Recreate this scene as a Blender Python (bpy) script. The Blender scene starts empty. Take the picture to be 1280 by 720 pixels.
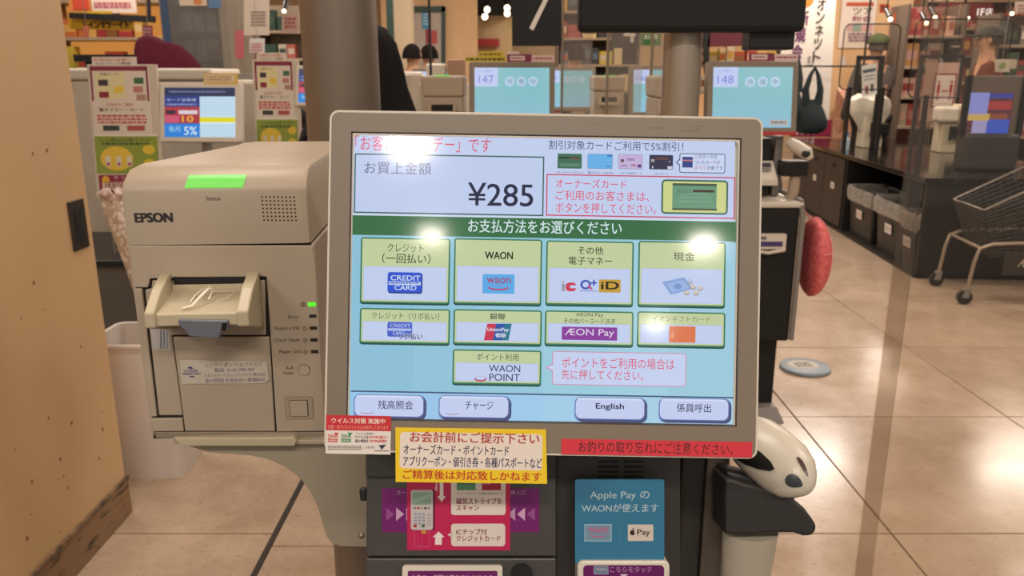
import bpy, bmesh, math, random
from mathutils import Vector, Matrix
random.seed(7)
PI = math.pi
SC = bpy.context.scene
COL = SC.collection
# ------------------------------------------------------------------ camera
F = 1005.0                      # focal length in pixels of the 1280 x 720 frame
PITCH = math.radians(14.8)
CAM = Vector((0, 0, 1.4))
cd = bpy.data.cameras.new('camera'); cam = bpy.data.objects.new('camera', cd); COL.objects.link(cam)
cam.location = CAM; cam.rotation_euler = (PI/2 - PITCH, 0, 0)
cd.sensor_width = 36; cd.lens = 36*F/1280; cd.clip_start = .02; cd.clip_end = 100
cd.dof.use_dof = True; cd.dof.focus_distance = .67; cd.dof.aperture_fstop = 15
SC.camera = cam
# ------------------------------------------------------------------ world, exposure
W = bpy.data.worlds.new('world'); SC.world = W; W.use_nodes = True
W.node_tree.nodes['Background'].inputs[0].default_value = (1.0, .90, .80, 1)
W.node_tree.nodes['Background'].inputs[1].default_value = .37
SC.view_settings.view_transform = 'Standard'; SC.view_settings.look = 'None'
SC.view_settings.exposure = 0; SC.view_settings.gamma = 1
SC.cycles.max_bounces = 6; SC.cycles.transparent_max_bounces = 12
SC.cycles.sample_clamp_indirect = 4; SC.cycles.use_denoising = True
CEIL = 3.3
WARM = (1.0, .885, .79)
def area(name, loc, sx, sy, power, shape='RECTANGLE', color=WARM, rot=(0, 0, 0)):
    l = bpy.data.lights.new(name, 'AREA'); l.shape = shape; l.size = sx
    if shape in ('RECTANGLE', 'ELLIPSE'): l.size_y = sy
    l.energy = power; l.color = color
    o = bpy.data.objects.new(name, l); o.location = loc; o.rotation_euler = rot; COL.objects.link(o); return o
LAMPS = [(x, 1.2, 26) for x in (-3.4, -.6, 2.2)] + [(x, 4.2, 38) for x in (-3.4, -.6, 2.2, 5.0)] + [(-2.4, -1.7, 50), (.2, -1.7, 50), (2.8, -1.7, 50)]  # last three: unseen lamps added behind the camera as fill for front faces
LAMPS += [(-3.4, 7.2, 46), (-.6, 7.2, 46), (-.6, 10.6, 46), (-4, 10.6, 46), (3.55, 9.0, 70), (6.3, 9.0, 70), (5.6, 12.0, 70), (2.3, 7.0, 40), (5.2, 6.4, 40), (1.6, 12.6, 46)]
for x, y, p in LAMPS:
    area('ceiling_and_fill_light', (x, y, CEIL-.07), 1.1, .28, p)
SPOTS = [(-.65, -3.4, 34), (-.68, -5.2, 14), (1.68, -5.45, 26), (1.83, -8.8, 24), (-3.2, -2.2, 22), (3.6, -2.0, 22)]
for x, y, p in SPOTS:
    area('downlight_light', (x, y, CEIL-.06), .2, .2, p, 'DISK')

# ------------------------------------------------------------------ helpers
RIGHT = Vector((1, 0, 0)); FWD = Vector((0, math.cos(PITCH), -math.sin(PITCH))); UP = Vector((0, math.sin(PITCH), math.cos(PITCH)))
def ray(px, py): return RIGHT*((px-640)/F) + UP*((360-py)/F) + FWD
def at(px, py, Y=None, Zc=None):
    d = ray(px, py)
    return CAM + d*(Zc if Zc is not None else Y/d.y)
def lin(c):
    if isinstance(c, str):
        c = c.lstrip('#'); c = [int(c[i:i+2], 16)/255 for i in (0, 2, 4)]
    return tuple((v/12.92 if v <= .04045 else ((v+.055)/1.055)**2.4) for v in c[:3]) + (1,)
class Plane:
    def __init__(s, p0, ex, ey):
        s.p0 = Vector(p0); s.ex = Vector(ex).normalized(); s.ey = Vector(ey).normalized(); s.n = s.ex.cross(s.ey)
    def uv(s, px, py):
        d = ray(px, py); t = (s.p0-CAM).dot(s.n)/d.dot(s.n); q = CAM+d*t-s.p0
        return q.dot(s.ex), q.dot(s.ey)
    def scale(s, px, py):
        d = ray(px, py); return ((s.p0-CAM).dot(s.n)/d.dot(s.n))/F
    def w(s, a, b, off=0): return s.p0 + s.ex*a + s.ey*b + s.n*off
    def shift(s, off): return Plane(s.p0+s.n*off, s.ex, s.ey)
MATS = {}
def mat(name, col, rough=.5, metal=0, var=0, vscale=8, emit=None, es=1, bump=0, bscale=300, spec=.5, alpha=1, trans=0, coat=0, col2=None):
    if name in MATS: return MATS[name]
    m = bpy.data.materials.new(name); m.use_nodes = True; nt = m.node_tree; b = nt.nodes['Principled BSDF']; MATS[name] = m
    c = lin(col); b.inputs['Base Color'].default_value = c
    b.inputs['Roughness'].default_value = rough; b.inputs['Metallic'].default_value = metal
    b.inputs['Specular IOR Level'].default_value = spec; b.inputs['Alpha'].default_value = alpha
    b.inputs['Transmission Weight'].default_value = trans; b.inputs['Coat Weight'].default_value = coat
    if emit: b.inputs['Emission Color'].default_value = lin(emit); b.inputs['Emission Strength'].default_value = es
    tc = nt.nodes.new('ShaderNodeTexCoord')
    if var or col2:
        n = nt.nodes.new('ShaderNodeTexNoise'); n.inputs['Scale'].default_value = vscale; n.inputs['Detail'].default_value = 4
        nt.links.new(tc.outputs['Object'], n.inputs['Vector'])
        r = nt.nodes.new('ShaderNodeValToRGB'); r.color_ramp.elements[0].position = .35; r.color_ramp.elements[1].position = .68
        k = lin(col2) if col2 else tuple(v*(1-var) for v in c[:3])+(1,)
        r.color_ramp.elements[0].color = k; r.color_ramp.elements[1].color = c
        nt.links.new(n.outputs['Fac'], r.inputs[0]); nt.links.new(r.outputs[0], b.inputs['Base Color'])
    if bump:
        n2 = nt.nodes.new('ShaderNodeTexNoise'); n2.inputs['Scale'].default_value = bscale
        bp = nt.nodes.new('ShaderNodeBump'); bp.inputs['Strength'].default_value = bump; bp.inputs['Distance'].default_value = .002
        nt.links.new(tc.outputs['Object'], n2.inputs['Vector']); nt.links.new(n2.outputs['Fac'], bp.inputs['Height']); nt.links.new(bp.outputs[0], b.inputs['Normal'])
    return m
def attr_mat(name, rough, glow=0, spec=.5, base=1):
    m = bpy.data.materials.new(name); m.use_nodes = True; nt = m.node_tree; b = nt.nodes['Principled BSDF']; MATS[name] = m
    a = nt.nodes.new('ShaderNodeAttribute'); a.attribute_name = 'Col'
    b.inputs['Roughness'].default_value = rough; b.inputs['Specular IOR Level'].default_value = spec
    if glow:
        b.inputs['Base Color'].default_value = (.01, .01, .01, 1)
        nt.links.new(a.outputs['Color'], b.inputs['Emission Color']); b.inputs['Emission Strength'].default_value = glow
    else: nt.links.new(a.outputs['Color'], b.inputs['Base Color'])
    return m
INK = attr_mat('printed_ink', .5); GLOSSINK = attr_mat('glossy_printed_ink', .22); CLOTH = attr_mat('cloth_and_skin', .85, spec=.2)
GLOW = attr_mat('screen_glow', .085, glow=.92, spec=.45)
FARGLOW = attr_mat('far_screen_glow', .25, glow=.9)
SIGNGLOW = attr_mat('lit_sign', .4, glow=1.1)
def wmat(o):
    m = Matrix.Identity(4)
    while o is not None: m = o.matrix_basis @ m; o = o.parent
    return m
class MB:
    def __init__(s): s.v = []; s.f = []; s.c = []; s.col = None
    def add(s, vs, fs, col=None):
        k = len(s.v); s.v += [Vector(v) for v in vs]; s.f += [tuple(i+k for i in f) for f in fs]; s.c += [col or s.col]*len(fs); return s
    def box(s, a, b, col=None, M=None):
        x0, y0, z0 = a; x1, y1, z1 = b
        vs = [Vector(p) for p in ((x0,y0,z0),(x1,y0,z0),(x1,y1,z0),(x0,y1,z0),(x0,y0,z1),(x1,y0,z1),(x1,y1,z1),(x0,y1,z1))]
        if M is not None: vs = [M @ v for v in vs]
        return s.add(vs, [(0,3,2,1),(4,5,6,7),(0,1,5,4),(1,2,6,5),(2,3,7,6),(3,0,4,7)], col)
    def hexa(s, bottom, top, col=None):      # two quads in the same winding
        n = len(bottom); return s.add(list(bottom)+list(top), [tuple(range(n))[::-1], tuple(range(n, 2*n))]+[(i, (i+1) % n, n+(i+1) % n, n+i) for i in range(n)], col)
    def rings(s, rings, col=None, cap=True, closed=False):
        n = len(rings[0]); k = len(rings); vs = [p for r in rings for p in r]; fs = []
        for j in range(k if closed else k-1):
            j2 = (j+1) % k
            for i in range(n): fs.append((j*n+i, j*n+(i+1) % n, j2*n+(i+1) % n, j2*n+i))
        if cap and not closed: fs += [tuple(range(n))[::-1], tuple(range((k-1)*n, k*n))]
        return s.add(vs, fs, col)
    def tube(s, pts, r, n=8, col=None, cap=True):
        pts = [Vector(p) for p in pts]; rr = r if isinstance(r, (list, tuple)) else [r]*len(pts); out = []; prev = None
        for i, p in enumerate(pts):
            t = ((pts[min(i+1, len(pts)-1)]-pts[max(i-1, 0)])).normalized()
            if prev is None: a = t.orthogonal().normalized()
            else: a = (prev - t*prev.dot(t)).normalized()
            prev = a; b = t.cross(a)
            out.append([p+(a*math.cos(q)+b*math.sin(q))*rr[i] for q in (2*PI*j/n for j in range(n))])
        return s.rings(out, col, cap)
    def cyl(s, a, b, r, n=24, r2=None, col=None): return s.tube([a, b], [r, r if r2 is None else r2], n, col)
    def ell(s, c, r, nu=14, nv=9, col=None, M=None):
        c = Vector(c); rg = []
        for j in range(nv+1):
            t = -PI/2+PI*min(max(j/nv, .02), .98)
            ring = [Vector((r[0]*math.cos(t)*math.cos(q), r[1]*math.cos(t)*math.sin(q), r[2]*math.sin(t))) for q in (2*PI*i/nu for i in range(nu))]
            rg.append([(M @ p if M is not None else p)+c for p in ring])
        return s.rings(rg, col)
    def prism(s, poly, pl, o0, o1, col=None):   # poly: (a,b) on a plane, extruded along its normal
        A = [pl.w(a, b, o0) for a, b in poly]; B = [pl.w(a, b, o1) for a, b in poly]
        ar = sum(poly[i][0]*poly[(i+1) % len(poly)][1]-poly[(i+1) % len(poly)][0]*poly[i][1] for i in range(len(poly)))
        if ar < 0: A.reverse(); B.reverse()
        if o1 < o0: A, B = B, A
        return s.hexa(A, B, col)
    def pprism(s, px, pl, o0, o1, col=None): return s.prism([pl.uv(*p) for p in px], pl, o0, o1, col)
    def build(s, name, material=None, parent=None, world=True, smooth=False, bevel=0, seg=2):
        vs = s.v
        if parent is not None and world:
            inv = wmat(parent).inverted(); vs = [inv @ v for v in vs]
        me = bpy.data.meshes.new(name); me.from_pydata([tuple(v) for v in vs], [], s.f); me.update()
        if any(c is not None for c in s.c):
            at_ = me.color_attributes.new('Col', 'FLOAT_COLOR', 'CORNER'); data = []
            for p, c in zip(me.polygons, s.c): data += list(lin(c or '#808080'))*p.loop_total
            at_.data.foreach_set('color', data)
        if smooth:
            for p in me.polygons: p.use_smooth = True
            me.set_sharp_from_angle(angle=math.radians(38))
        if material: me.materials.append(material)
        o = bpy.data.objects.new(name, me); COL.objects.link(o)
        if parent is not None: o.parent = parent
        if bevel:
            b = o.modifiers.new('bevel', 'BEVEL'); b.width = bevel; b.segments = seg; b.limit_method = 'ANGLE'; b.angle_limit = math.radians(35)
        return o
def tag(o, label=None, cat=None, group=None, kind=None):
    if label: o['label'] = label
    if cat: o['category'] = cat
    if group: o['group'] = group
    if kind: o['kind'] = kind
    return o
def thing(name, label, cat, loc=(0, 0, 0), rz=0, group=None, kind=None):
    o = bpy.data.objects.new(name, None); COL.objects.link(o); o.location = loc; o.rotation_euler = (0, 0, rz); o.empty_display_size = .1
    return tag(o, label, cat, group, kind)
def rect_pts(x, y, w, h, r=0, n=4):
    if r <= 0: return [(x, y), (x+w, y), (x+w, y+h), (x, y+h)]
    p = []
    for cx, cy, a0 in ((x+r, y+r, PI), (x+w-r, y+r, 1.5*PI), (x+w-r, y+h-r, 0), (x+r, y+h-r, .5*PI)):
        for i in range(n+1): a = a0+i/n*PI/2; p.append((cx+r*math.cos(a), cy+r*math.sin(a)))
    return p
_tg = {}
def text_geo(t, bold=0, res=3):
    k = (t, bold, res)
    if k in _tg: return _tg[k]
    cu = bpy.data.curves.new('t', 'FONT'); cu.body = t; cu.resolution_u = res; cu.offset = bold; cu.fill_mode = 'FRONT'
    o = bpy.data.objects.new('t', cu); COL.objects.link(o); dg = bpy.context.evaluated_depsgraph_get()
    me = bpy.data.meshes.new_from_object(o.evaluated_get(dg)); vs = [(v.co.x, v.co.y) for v in me.vertices]; fs = [tuple(p.vertices) for p in me.polygons]
    bpy.data.objects.remove(o); bpy.data.curves.remove(cu); bpy.data.meshes.remove(me)
    if vs:
        x0 = min(v[0] for v in vs); x1 = max(v[0] for v in vs); y0 = min(v[1] for v in vs); y1 = max(v[1] for v in vs)
        vs = [((a-x0)/max(x1-x0, 1e-6), (b-y0)/max(y1-y0, 1e-6)) for a, b in vs]
    _tg[k] = (vs, fs); return _tg[k]
class Canvas:
    """flat print on a real plane; positions are read off the photo, sizes run along the plane's own axes"""
    def __init__(s, pl, base=0.0, step=.00009): s.pl = pl; s.mb = MB(); s.base = base; s.step = step
    def _o(s, L): return s.base+s.step*L
    def _add(s, pts, col, L):
        ar = sum(pts[i][0]*pts[(i+1) % len(pts)][1]-pts[(i+1) % len(pts)][0]*pts[i][1] for i in range(len(pts)))
        if ar < 0: pts = pts[::-1]
        s.mb.add([s.pl.w(a, b, s._o(L)) for a, b in pts], [tuple(range(len(pts)))], col)
    def rect(s, x, y, w, h, col, L=1, r=0):
        a, b = s.pl.uv(x, y); k = s.pl.scale(x+w/2, y+h/2)
        s._add([(a+u*k, b-v*k) for u, v in rect_pts(0, 0, w, h, r)], col, L)
    def frame(s, x, y, w, h, t, border, fill, L=1, r=0):
        s.rect(x, y, w, h, border, L, r)
        a, b = s.pl.uv(x, y); k = s.pl.scale(x+w/2, y+h/2)
        s._add([(a+u*k, b-v*k) for u, v in rect_pts(t, t, w-2*t, h-2*t, max(r-t, 0))], fill, L+1)
    def poly(s, pts, col, L=1): s._add([s.pl.uv(*p) for p in pts], col, L)
    def ell(s, cx, cy, rx, ry, col, L=1, n=20):
        a, b = s.pl.uv(cx, cy); k = s.pl.scale(cx, cy)
        s._add([(a+rx*k*math.cos(2*PI*i/n), b+ry*k*math.sin(2*PI*i/n)) for i in range(n)], col, L)
    def text(s, t, x, y, x1, y1, col, L=4, bold=0, res=3, hh=None):
        """fits the glyphs' own bounding box to the box of that size whose left middle lies at x, (y+y1)/2"""
        vs, fs = text_geo(t, 0, res); k = s.pl.scale((x+x1)/2, (y+y1)/2)
        ac, bc = s.pl.uv((x+x1)/2, (y+y1)/2); w = (x1-x)*k; h = (hh if hh else (y1-y))*k
        e = h*bold*1.6
        for du, dv, dl in ((0, 0, 0),) if not bold else ((-e, -e*.5, 0), (e, e*.5, .1), (-e, e*.5, .2), (e, -e*.5, .3)):
            s.mb.add([s.pl.w(ac+(u-.5)*w+du, bc+(v-.5)*h+dv, s._o(L+dl)) for u, v in vs], fs, col)
    def lines(s, x, y, w, n, gap, h, col, L=4, seed=1):
        rr = random.Random(seed)
        for i in range(n):
            cx = x
            while cx < x+w:
                ww = min(rr.uniform(.5, 2.2)*h, x+w-cx); s.rect(cx, y+i*gap, ww, h, col, L); cx += ww+h*.35
    def build(s, name, m, parent): return s.mb.build(name, m, parent)
def skin_mesh(verts, edges, radii, sub=1):
    me = bpy.data.meshes.new('s'); me.from_pydata([tuple(v) for v in verts], edges, []); me.update()
    o = bpy.data.objects.new('s', me); COL.objects.link(o); o.modifiers.new('k', 'SKIN')
    for i, r in enumerate(radii):
        sv = me.skin_vertices[0].data[i]; sv.radius = (r, r) if not isinstance(r, tuple) else r; sv.use_root = (i == 0)
    if sub: o.modifiers.new('u', 'SUBSURF').levels = sub
    dg = bpy.context.evaluated_depsgraph_get(); m2 = bpy.data.meshes.new_from_object(o.evaluated_get(dg))
    vs = [v.co.copy() for v in m2.vertices]; fs = [tuple(p.vertices) for p in m2.polygons]
    bpy.data.objects.remove(o); bpy.data.meshes.remove(me); bpy.data.meshes.remove(m2); return vs, fs
def struct(mb, name, m, parent=None, **k):
    o = mb.build(name, m, parent, **k); o['kind'] = 'structure'; return o

# ------------------------------------------------------------------ materials
BEIGE = mat('warm_beige_plastic', '#b3a38e', .42, var=.05, vscale=12, bump=.04)
BEIGE2 = mat('light_beige_plastic', '#c2b598', .4, var=.04, bump=.03)
BEZEL = mat('monitor_bezel_plastic', '#877a69', .4, var=.10, vscale=5, bump=.08, bscale=900)
RIM = mat('monitor_rim_plastic', '#d9cfbf', .35)
DARKP = mat('charcoal_plastic', '#454340', .42, var=.12, vscale=20, bump=.05)
BLACKP = mat('black_plastic', '#171615', .4, var=.1)
MATBLACK = mat('matte_black', '#0e0e0d', .7, var=.1)
GREYP = mat('grey_plastic', '#85807a', .45, var=.06)
BLUEGREY = mat('blue_grey_plastic', '#6c7078', .38, var=.06)
GAP = mat('dark_gap', '#1c1814', .8, var=.1)
STEEL = mat('brushed_steel', '#85786a', .40, .6, var=.12, vscale=3)
SATIN = mat('satin_silver_pole', '#b3a493', .36, .55, var=.05)
WHITEP = mat('white_plastic', '#dcd3c4', .35, var=.03)
PAPER = mat('white_paper', '#e6dccb', .7, var=.03)
WOOD = mat('beige_laminate', '#d2ad7f', .5, var=.09, vscale=2.5, bump=.03)

# ------------------------------------------------------------------ floor with tiles
def tile_mat():
    m = bpy.data.materials.new('stone_tile'); m.use_nodes = True; nt = m.node_tree; b = nt.nodes['Principled BSDF']; N = nt.nodes.new; Lk = nt.links.new
    g = N('ShaderNodeNewGeometry'); n1 = N('ShaderNodeTexNoise'); n1.inputs['Scale'].default_value = 4; n1.inputs['Detail'].default_value = 8; n1.inputs['Roughness'].default_value = .7
    n2 = N('ShaderNodeTexNoise'); n2.inputs['Scale'].default_value = 42; n2.inputs['Detail'].default_value = 3
    mp = N('ShaderNodeMapping'); mp.inputs['Scale'].default_value = (1, 2.2, 1)
    Lk(g.outputs['Position'], n1.inputs['Vector']); Lk(g.outputs['Position'], mp.inputs[0]); Lk(mp.outputs[0], n2.inputs['Vector'])
    r1 = N('ShaderNodeValToRGB'); e = r1.color_ramp.elements; e[0].position = .3; e[0].color = lin('#ab937b'); e[1].position = .7; e[1].color = lin('#c6b099')
    r2 = N('ShaderNodeValToRGB'); e = r2.color_ramp.elements; e[0].position = .60; e[0].color = (1, 1, 1, 1); e[1].position = .72; e[1].color = (.72, .66, .58, 1)
    Lk(n1.outputs['Fac'], r1.inputs[0]); Lk(n2.outputs['Fac'], r2.inputs[0])
    mx = N('ShaderNodeMixRGB'); mx.blend_type = 'MULTIPLY'; mx.inputs[0].default_value = 1; Lk(r1.outputs[0], mx.inputs[1]); Lk(r2.outputs[0], mx.inputs[2])
    oi = N('ShaderNodeObjectInfo'); mr = N('ShaderNodeMapRange'); mr.inputs[3].default_value = .93; mr.inputs[4].default_value = 1.04
    Lk(oi.outputs['Random'], mr.inputs[0]); hs = N('ShaderNodeHueSaturation'); Lk(mr.outputs[0], hs.inputs['Value']); Lk(mx.outputs[0], hs.inputs['Color']); Lk(hs.outputs[0], b.inputs['Base Color'])
    rr = N('ShaderNodeMapRange'); rr.inputs[3].default_value = .10; rr.inputs[4].default_value = .27; Lk(n1.outputs['Fac'], rr.inputs[0]); Lk(rr.outputs[0], b.inputs['Roughness'])
    b.inputs['Specular IOR Level'].default_value = .55
    return m
TILE = tile_mat()
floor = struct(MB().box((-9, -6, -.05), (12, 20, -.012)), 'floor', mat('dark_grout', '#4a4038', .9, var=.2))
def add_tiles():
    xs = [-9.6, -8.7, -7.8, -6.9, -6, -5.1, -4.2, -3.3, -2.4, -1.5, -.755, None, -.742, .3, 1.2, 2.1, 3.0, 3.9, 4.8, 5.7, 6.6, 7.5, 8.4, 9.3]
    cache = {}
    for i in range(len(xs)-1):
        a, b = xs[i], xs[i+1]
        if a is None or b is None: continue
        sh = -.07 if a == -.742 else 0
        for j in range(-1, 16):
            y0 = 1.36+.9*j+sh
            if (b < -.9*y0-1.6) or (a > .75*y0+2.2): continue
            w = round(b-a, 3)
            if w not in cache:
                g = .003; me_o = MB().box((g, g, -.014), (w-g, .9-g, 0)).build('tile', TILE); cache[w] = me_o; o = me_o
                bv = o.modifiers.new('bevel', 'BEVEL'); bv.width = .0012; bv.segments = 1
            else: o = cache[w].copy(); COL.objects.link(o)
            o.parent = floor; o.location = (a, y0, 0)
add_tiles()
tag(MB().box((-.757, -.5, -.01), (-.741, 12, .001)).build('seam_strip', mat('dark_joint_rubber', '#3b3632', .8, var=.1), floor), 'dark expansion joint strip between the tiles')
# ceiling
ceil = struct(MB().box((-9, -10, CEIL), (12, 20, CEIL+.1)), 'ceiling', mat('cream_ceiling', '#e8ddca', .8, var=.03))
for x, y, p in LAMPS:
    t = thing('ceiling_and_fill_lamp', 'recessed rectangular ceiling light over the checkout floor, added fill where behind the camera', 'lamp', (x, y, CEIL-.05), group='recessed ceiling lights')
    MB().box((-.58, -.17, 0), (.58, .17, .05)).build('frame', WHITEP, t, world=False)
for x, y, p in SPOTS:
    t = thing('downlight', 'round ceiling downlight behind the camera', 'lamp', (x, y, CEIL-.05), group='round ceiling downlights')
    MB().cyl((0, 0, 0), (0, 0, .05), .13, 24).build('frame', WHITEP, t, world=False)

# ------------------------------------------------------------------ beige partition on the left
XL = -1.265
wl = struct(MB().box((XL-.55, .6, .13), (XL, 2.385, 2.6)), 'wall_left', WOOD, bevel=.003)
def scuff():
    m = bpy.data.materials.new('scuffed_kick_strip'); m.use_nodes = True; nt = m.node_tree; b = nt.nodes['Principled BSDF']
    n = nt.nodes.new('ShaderNodeTexNoise'); n.inputs['Scale'].default_value = 11; n.inputs['Detail'].default_value = 6
    mp = nt.nodes.new('ShaderNodeMapping'); mp.inputs['Scale'].default_value = (1, 1, 5); tc = nt.nodes.new('ShaderNodeTexCoord')
    nt.links.new(tc.outputs['Object'], mp.inputs[0]); nt.links.new(mp.outputs[0], n.inputs['Vector'])
    r = nt.nodes.new('ShaderNodeValToRGB'); e = r.color_ramp.elements; e[0].position = .58; e[0].color = lin('#8f7050'); e[1].position = .66; e[1].color = lin('#4a3d30')
    nt.links.new(n.outputs['Fac'], r.inputs[0]); nt.links.new(r.outputs[0], b.inputs['Base Color']); b.inputs['Roughness'].default_value = .6
    return m
struct(MB().box((XL-.55, .6, 0), (XL+.006, 2.392, .125)), 'baseboard_left', scuff(), bevel=.004)
struct(MB().box((XL-.003, .6, .119), (XL+.009, 2.395, .134)), 'trim_1', mat('worn_dark_edge', '#4a3d30', .7, col2='#8a6d4c', vscale=30), bevel=.002)
mb = MB()
for i in range(26):
    y = random.uniform(1.7, 2.37); z = random.choice((random.uniform(.2, 1.3), random.uniform(.14, .5))); r = random.uniform(.002, .0055)
    mb.add([(XL+.0009, y+r*math.cos(a)*random.uniform(.6, 1.3), z+r*1.4*math.sin(a)) for a in [2*PI*k/7 for k in range(7)]], [tuple(range(7))])
tag(mb.build('scuff_marks', mat('brown_chip', '#7a4c2a', .8), wl), 'small brown chips in the laminate', kind='stuff')
hd = thing('pull_handle', 'dark recessed flush pull handle on the beige partition', 'handle', (XL, 2.31, .98))
MB().box((0, -.042, -.072), (.006, .042, .072)).build('handle_plate', mat('dark_bronze', '#4b463e', .4, .6, var=.15), hd, world=False, bevel=.002)
MB().box((.0062, -.02, -.045), (.0075, .018, .045)).build('finger_recess', MATBLACK, hd, world=False)

# ------------------------------------------------------------------ the touchscreen monitor
ROLL = math.radians(1.0)
SX = RIGHT*math.cos(ROLL)-UP*math.sin(ROLL); SY = UP*math.cos(ROLL)+RIGHT*math.sin(ROLL)
ZM = .65
MP = Plane(at(679.5, 355.5, Zc=ZM), SX, SY)
K = ZM/F
mon = thing('touchscreen_monitor', 'large beige checkout touchscreen monitor showing the price and payment buttons', 'monitor', tuple(at(680, 560, Zc=.70)))
HW, HH = 272*K, 214.5*K
def rr(hw, hh, r, n=5): return rect_pts(-hw, -hh, 2*hw, 2*hh, r, n)
mb = MB()
R = [(HW-.02, HH-.02, .004, -.006), (HW-.02, HH-.02, .004, -.0022), (HW-.0005, HH-.0005, .007, -.0012), (HW, HH, .0075, -.003), (HW, HH, .0075, -.028), (HW-.012, HH-.012, .01, -.045), (HW-.05, HH-.05, .02, -.062)]
mb.rings([[MP.w(a, b, o) for a, b in rr(w, h, r)][::-1] for w, h, r, o in R][::-1])
mb.build('housing', RIM, mon, smooth=True)
# bezel: frame around the screen opening
SL, ST = MP.uv(441, 166.5); SRr, SB = MP.uv(918.8, 531.3)
scx, scy = (SL+SRr)/2, (ST+SB)/2; shw, shh = (SRr-SL)/2, (ST-SB)/2
def framering(pts_out, pts_in, o_out, o_in, pl=MP):
    return [pl.w(a, b, o_out) for a, b in pts_out], [pl.w(a, b, o_in) for a, b in pts_in]
mb = MB()
outer = rr(HW-.0016, HH-.0016, .006); n = len(outer)
inn = [(scx+a, scy+b) for a, b in rr(shw+.0014, shh+.0014, .0006)]
inn2 = [(scx+a, scy+b) for a, b in rr(shw, shh, .0001)]
mb.rings([[MP.w(a, b, -.002) for a, b in outer], [MP.w(a, b, 0) for a, b in rr(HW-.0028, HH-.0028, .005)], [MP.w(a, b, 0) for a, b in inn]], cap=False)
mb.build('bezel', BEZEL, mon, smooth=True)
mb = MB(); mb.rings([[MP.w(a, b, 0) for a, b in inn], [MP.w(a, b, -.0035) for a, b in inn2]], cap=False)
mb.build('screen_gasket', mat('dark_brown_gasket', '#4b4238', .5), mon)
# scuffs on the top bezel
c = Canvas(MP, 0, .00006)
for x, y, w in ((735, 155, 14), (805, 160, 30), (858, 158, 26), (842, 164, 30), (865, 162, 14)):
    c.poly([(x, y), (x+w*.5, y-1.2), (x+w, y+.3), (x+w*.6, y+1)], '#7a6b57', 1)
tag(c.build('scuff_marks', INK, mon), 'faint grey scuffs along the top bezel', kind='stuff')

SP = MP.shift(-.003)
scr_c = Canvas(SP, -.0003)
GRN, PALE, NAVY, YEL, PINK = '#2f5f50', '#c3d2f2', '#2c3b5c', '#c6d3a2', '#e0506e'
c = scr_c
c.rect(441, 166.5, 478, 365.5, '#98cae0', 0)
c.rect(441, 166.5, 478, 103, '#c6d4f4', 1)
for i in range(6): c.rect(442+i*80-.5, 295+i*1.4, 78.5, 193, ('#8fc4de', '#93c8de', '#98cce0', '#9ed0e2', '#a4d2e4', '#a0cfe2')[i], 1)
for i in range(6): c.rect(440+i*79.7-.5, 490+i*1.4, 80, 37, ('#98c8ee', '#9ccaee', '#a2cff0', '#a6d2ee', '#aad4ea', '#acd4e8')[i], 1)
c.rect(438.6, 488, 479, 1.8, '#3d5378', 2)
c.rect(438, 526.2, 479, 2.3, '#2d4e78', 2)
scr = c.build('screen', GLOW, mon); scr['label'] = 'lit touchscreen with pale blue background and payment menu'
def sub(name, fn):
    c = Canvas(SP, -.0002); fn(c); return c.build(name, GLOW, scr)
def f_(c):
    c.text('「お客さま感謝デー」です', 444, 170.6, 613.6, 189.5, PINK, 3)
sub('heading_text', f_)
def f_(c):
    c.text('割引対象カードご利用で5%割引！', 686, 176.4, 854, 188, '#404a6a', 3)
sub('heading_text', f_)
def f_(c):
    c.frame(443.5, 191.6, 237, 74.5, 1.6, GRN, '#c4d2f3', 2)
    c.text('お買上金額', 455.5, 202.5, 539, 218, '#6c7490', 5)
    c.text('¥285', 585, 229, 666.3, 257.6, '#2b3048', 5, .006, 4)
sub('price_panel', f_)
def f_(c):
    for x, y, w, col in ((697.1, 191.8, 30.3, '#46705a'), (734.6, 192.2, 31.4, '#6cb4ee'), (773, 192.6, 30.4, '#c9b4dc'), (811.6, 193.2, 30, '#3c3a50')):
        c.rect(x, y, w, 18.6, '#3f7a5c' if w == 30.3 else '#7f90b0', 2, 1.2); c.rect(x+.5, y+.5, w-1, 17.6, col, 3, 1)
    c.rect(699, 196.2, 26, 1.7, '#20302c', 4); c.rect(712, 197, 12, 2, '#7a5040', 5)
    c.rect(699, 204, 26, 4, '#5b8a70', 4)
    c.rect(759, 193.5, 6, 2.5, '#3f7cc0', 4); c.rect(758, 207.5, 5, 1, '#2c4c80', 4)
    for x, y, w, h, q in ((776, 199, 4, 3.6, '#5d4f55'), (784, 197.5, 9, 3.5, '#a28cc6'), (797, 205.5, 4.6, 4, '#65457c'), (789, 205.5, 6, 2, '#b26a80'), (776, 206, 8, 2, '#9d8ab8')): c.rect(x, y, w, h, q, 4)
    for x, y, w, h, q in ((814, 199, 4, 3.4, '#b0a8a0'), (820, 197, 15, 2.5, '#6b4c4a'), (834.5, 207.8, 6, 3.6, '#d0d4e8'), (815, 207.5, 1.6, 3, '#c8ccdc'), (836, 201, 2, 2, '#8f98b0')): c.rect(x, y, w, h, q, 4)
    for t, a, b in (('イオンオーナーズカード', 695, 729), ('電子マネーWAON', 735, 766), ('イオンJMBカード', 774, 802.5), ('イオンカード', 816, 835)): c.text(t, a, 213.9+(a-695)*.017, b, 217.2+(a-695)*.017, '#39406a', 4)
sub('card_row', f_)
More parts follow.
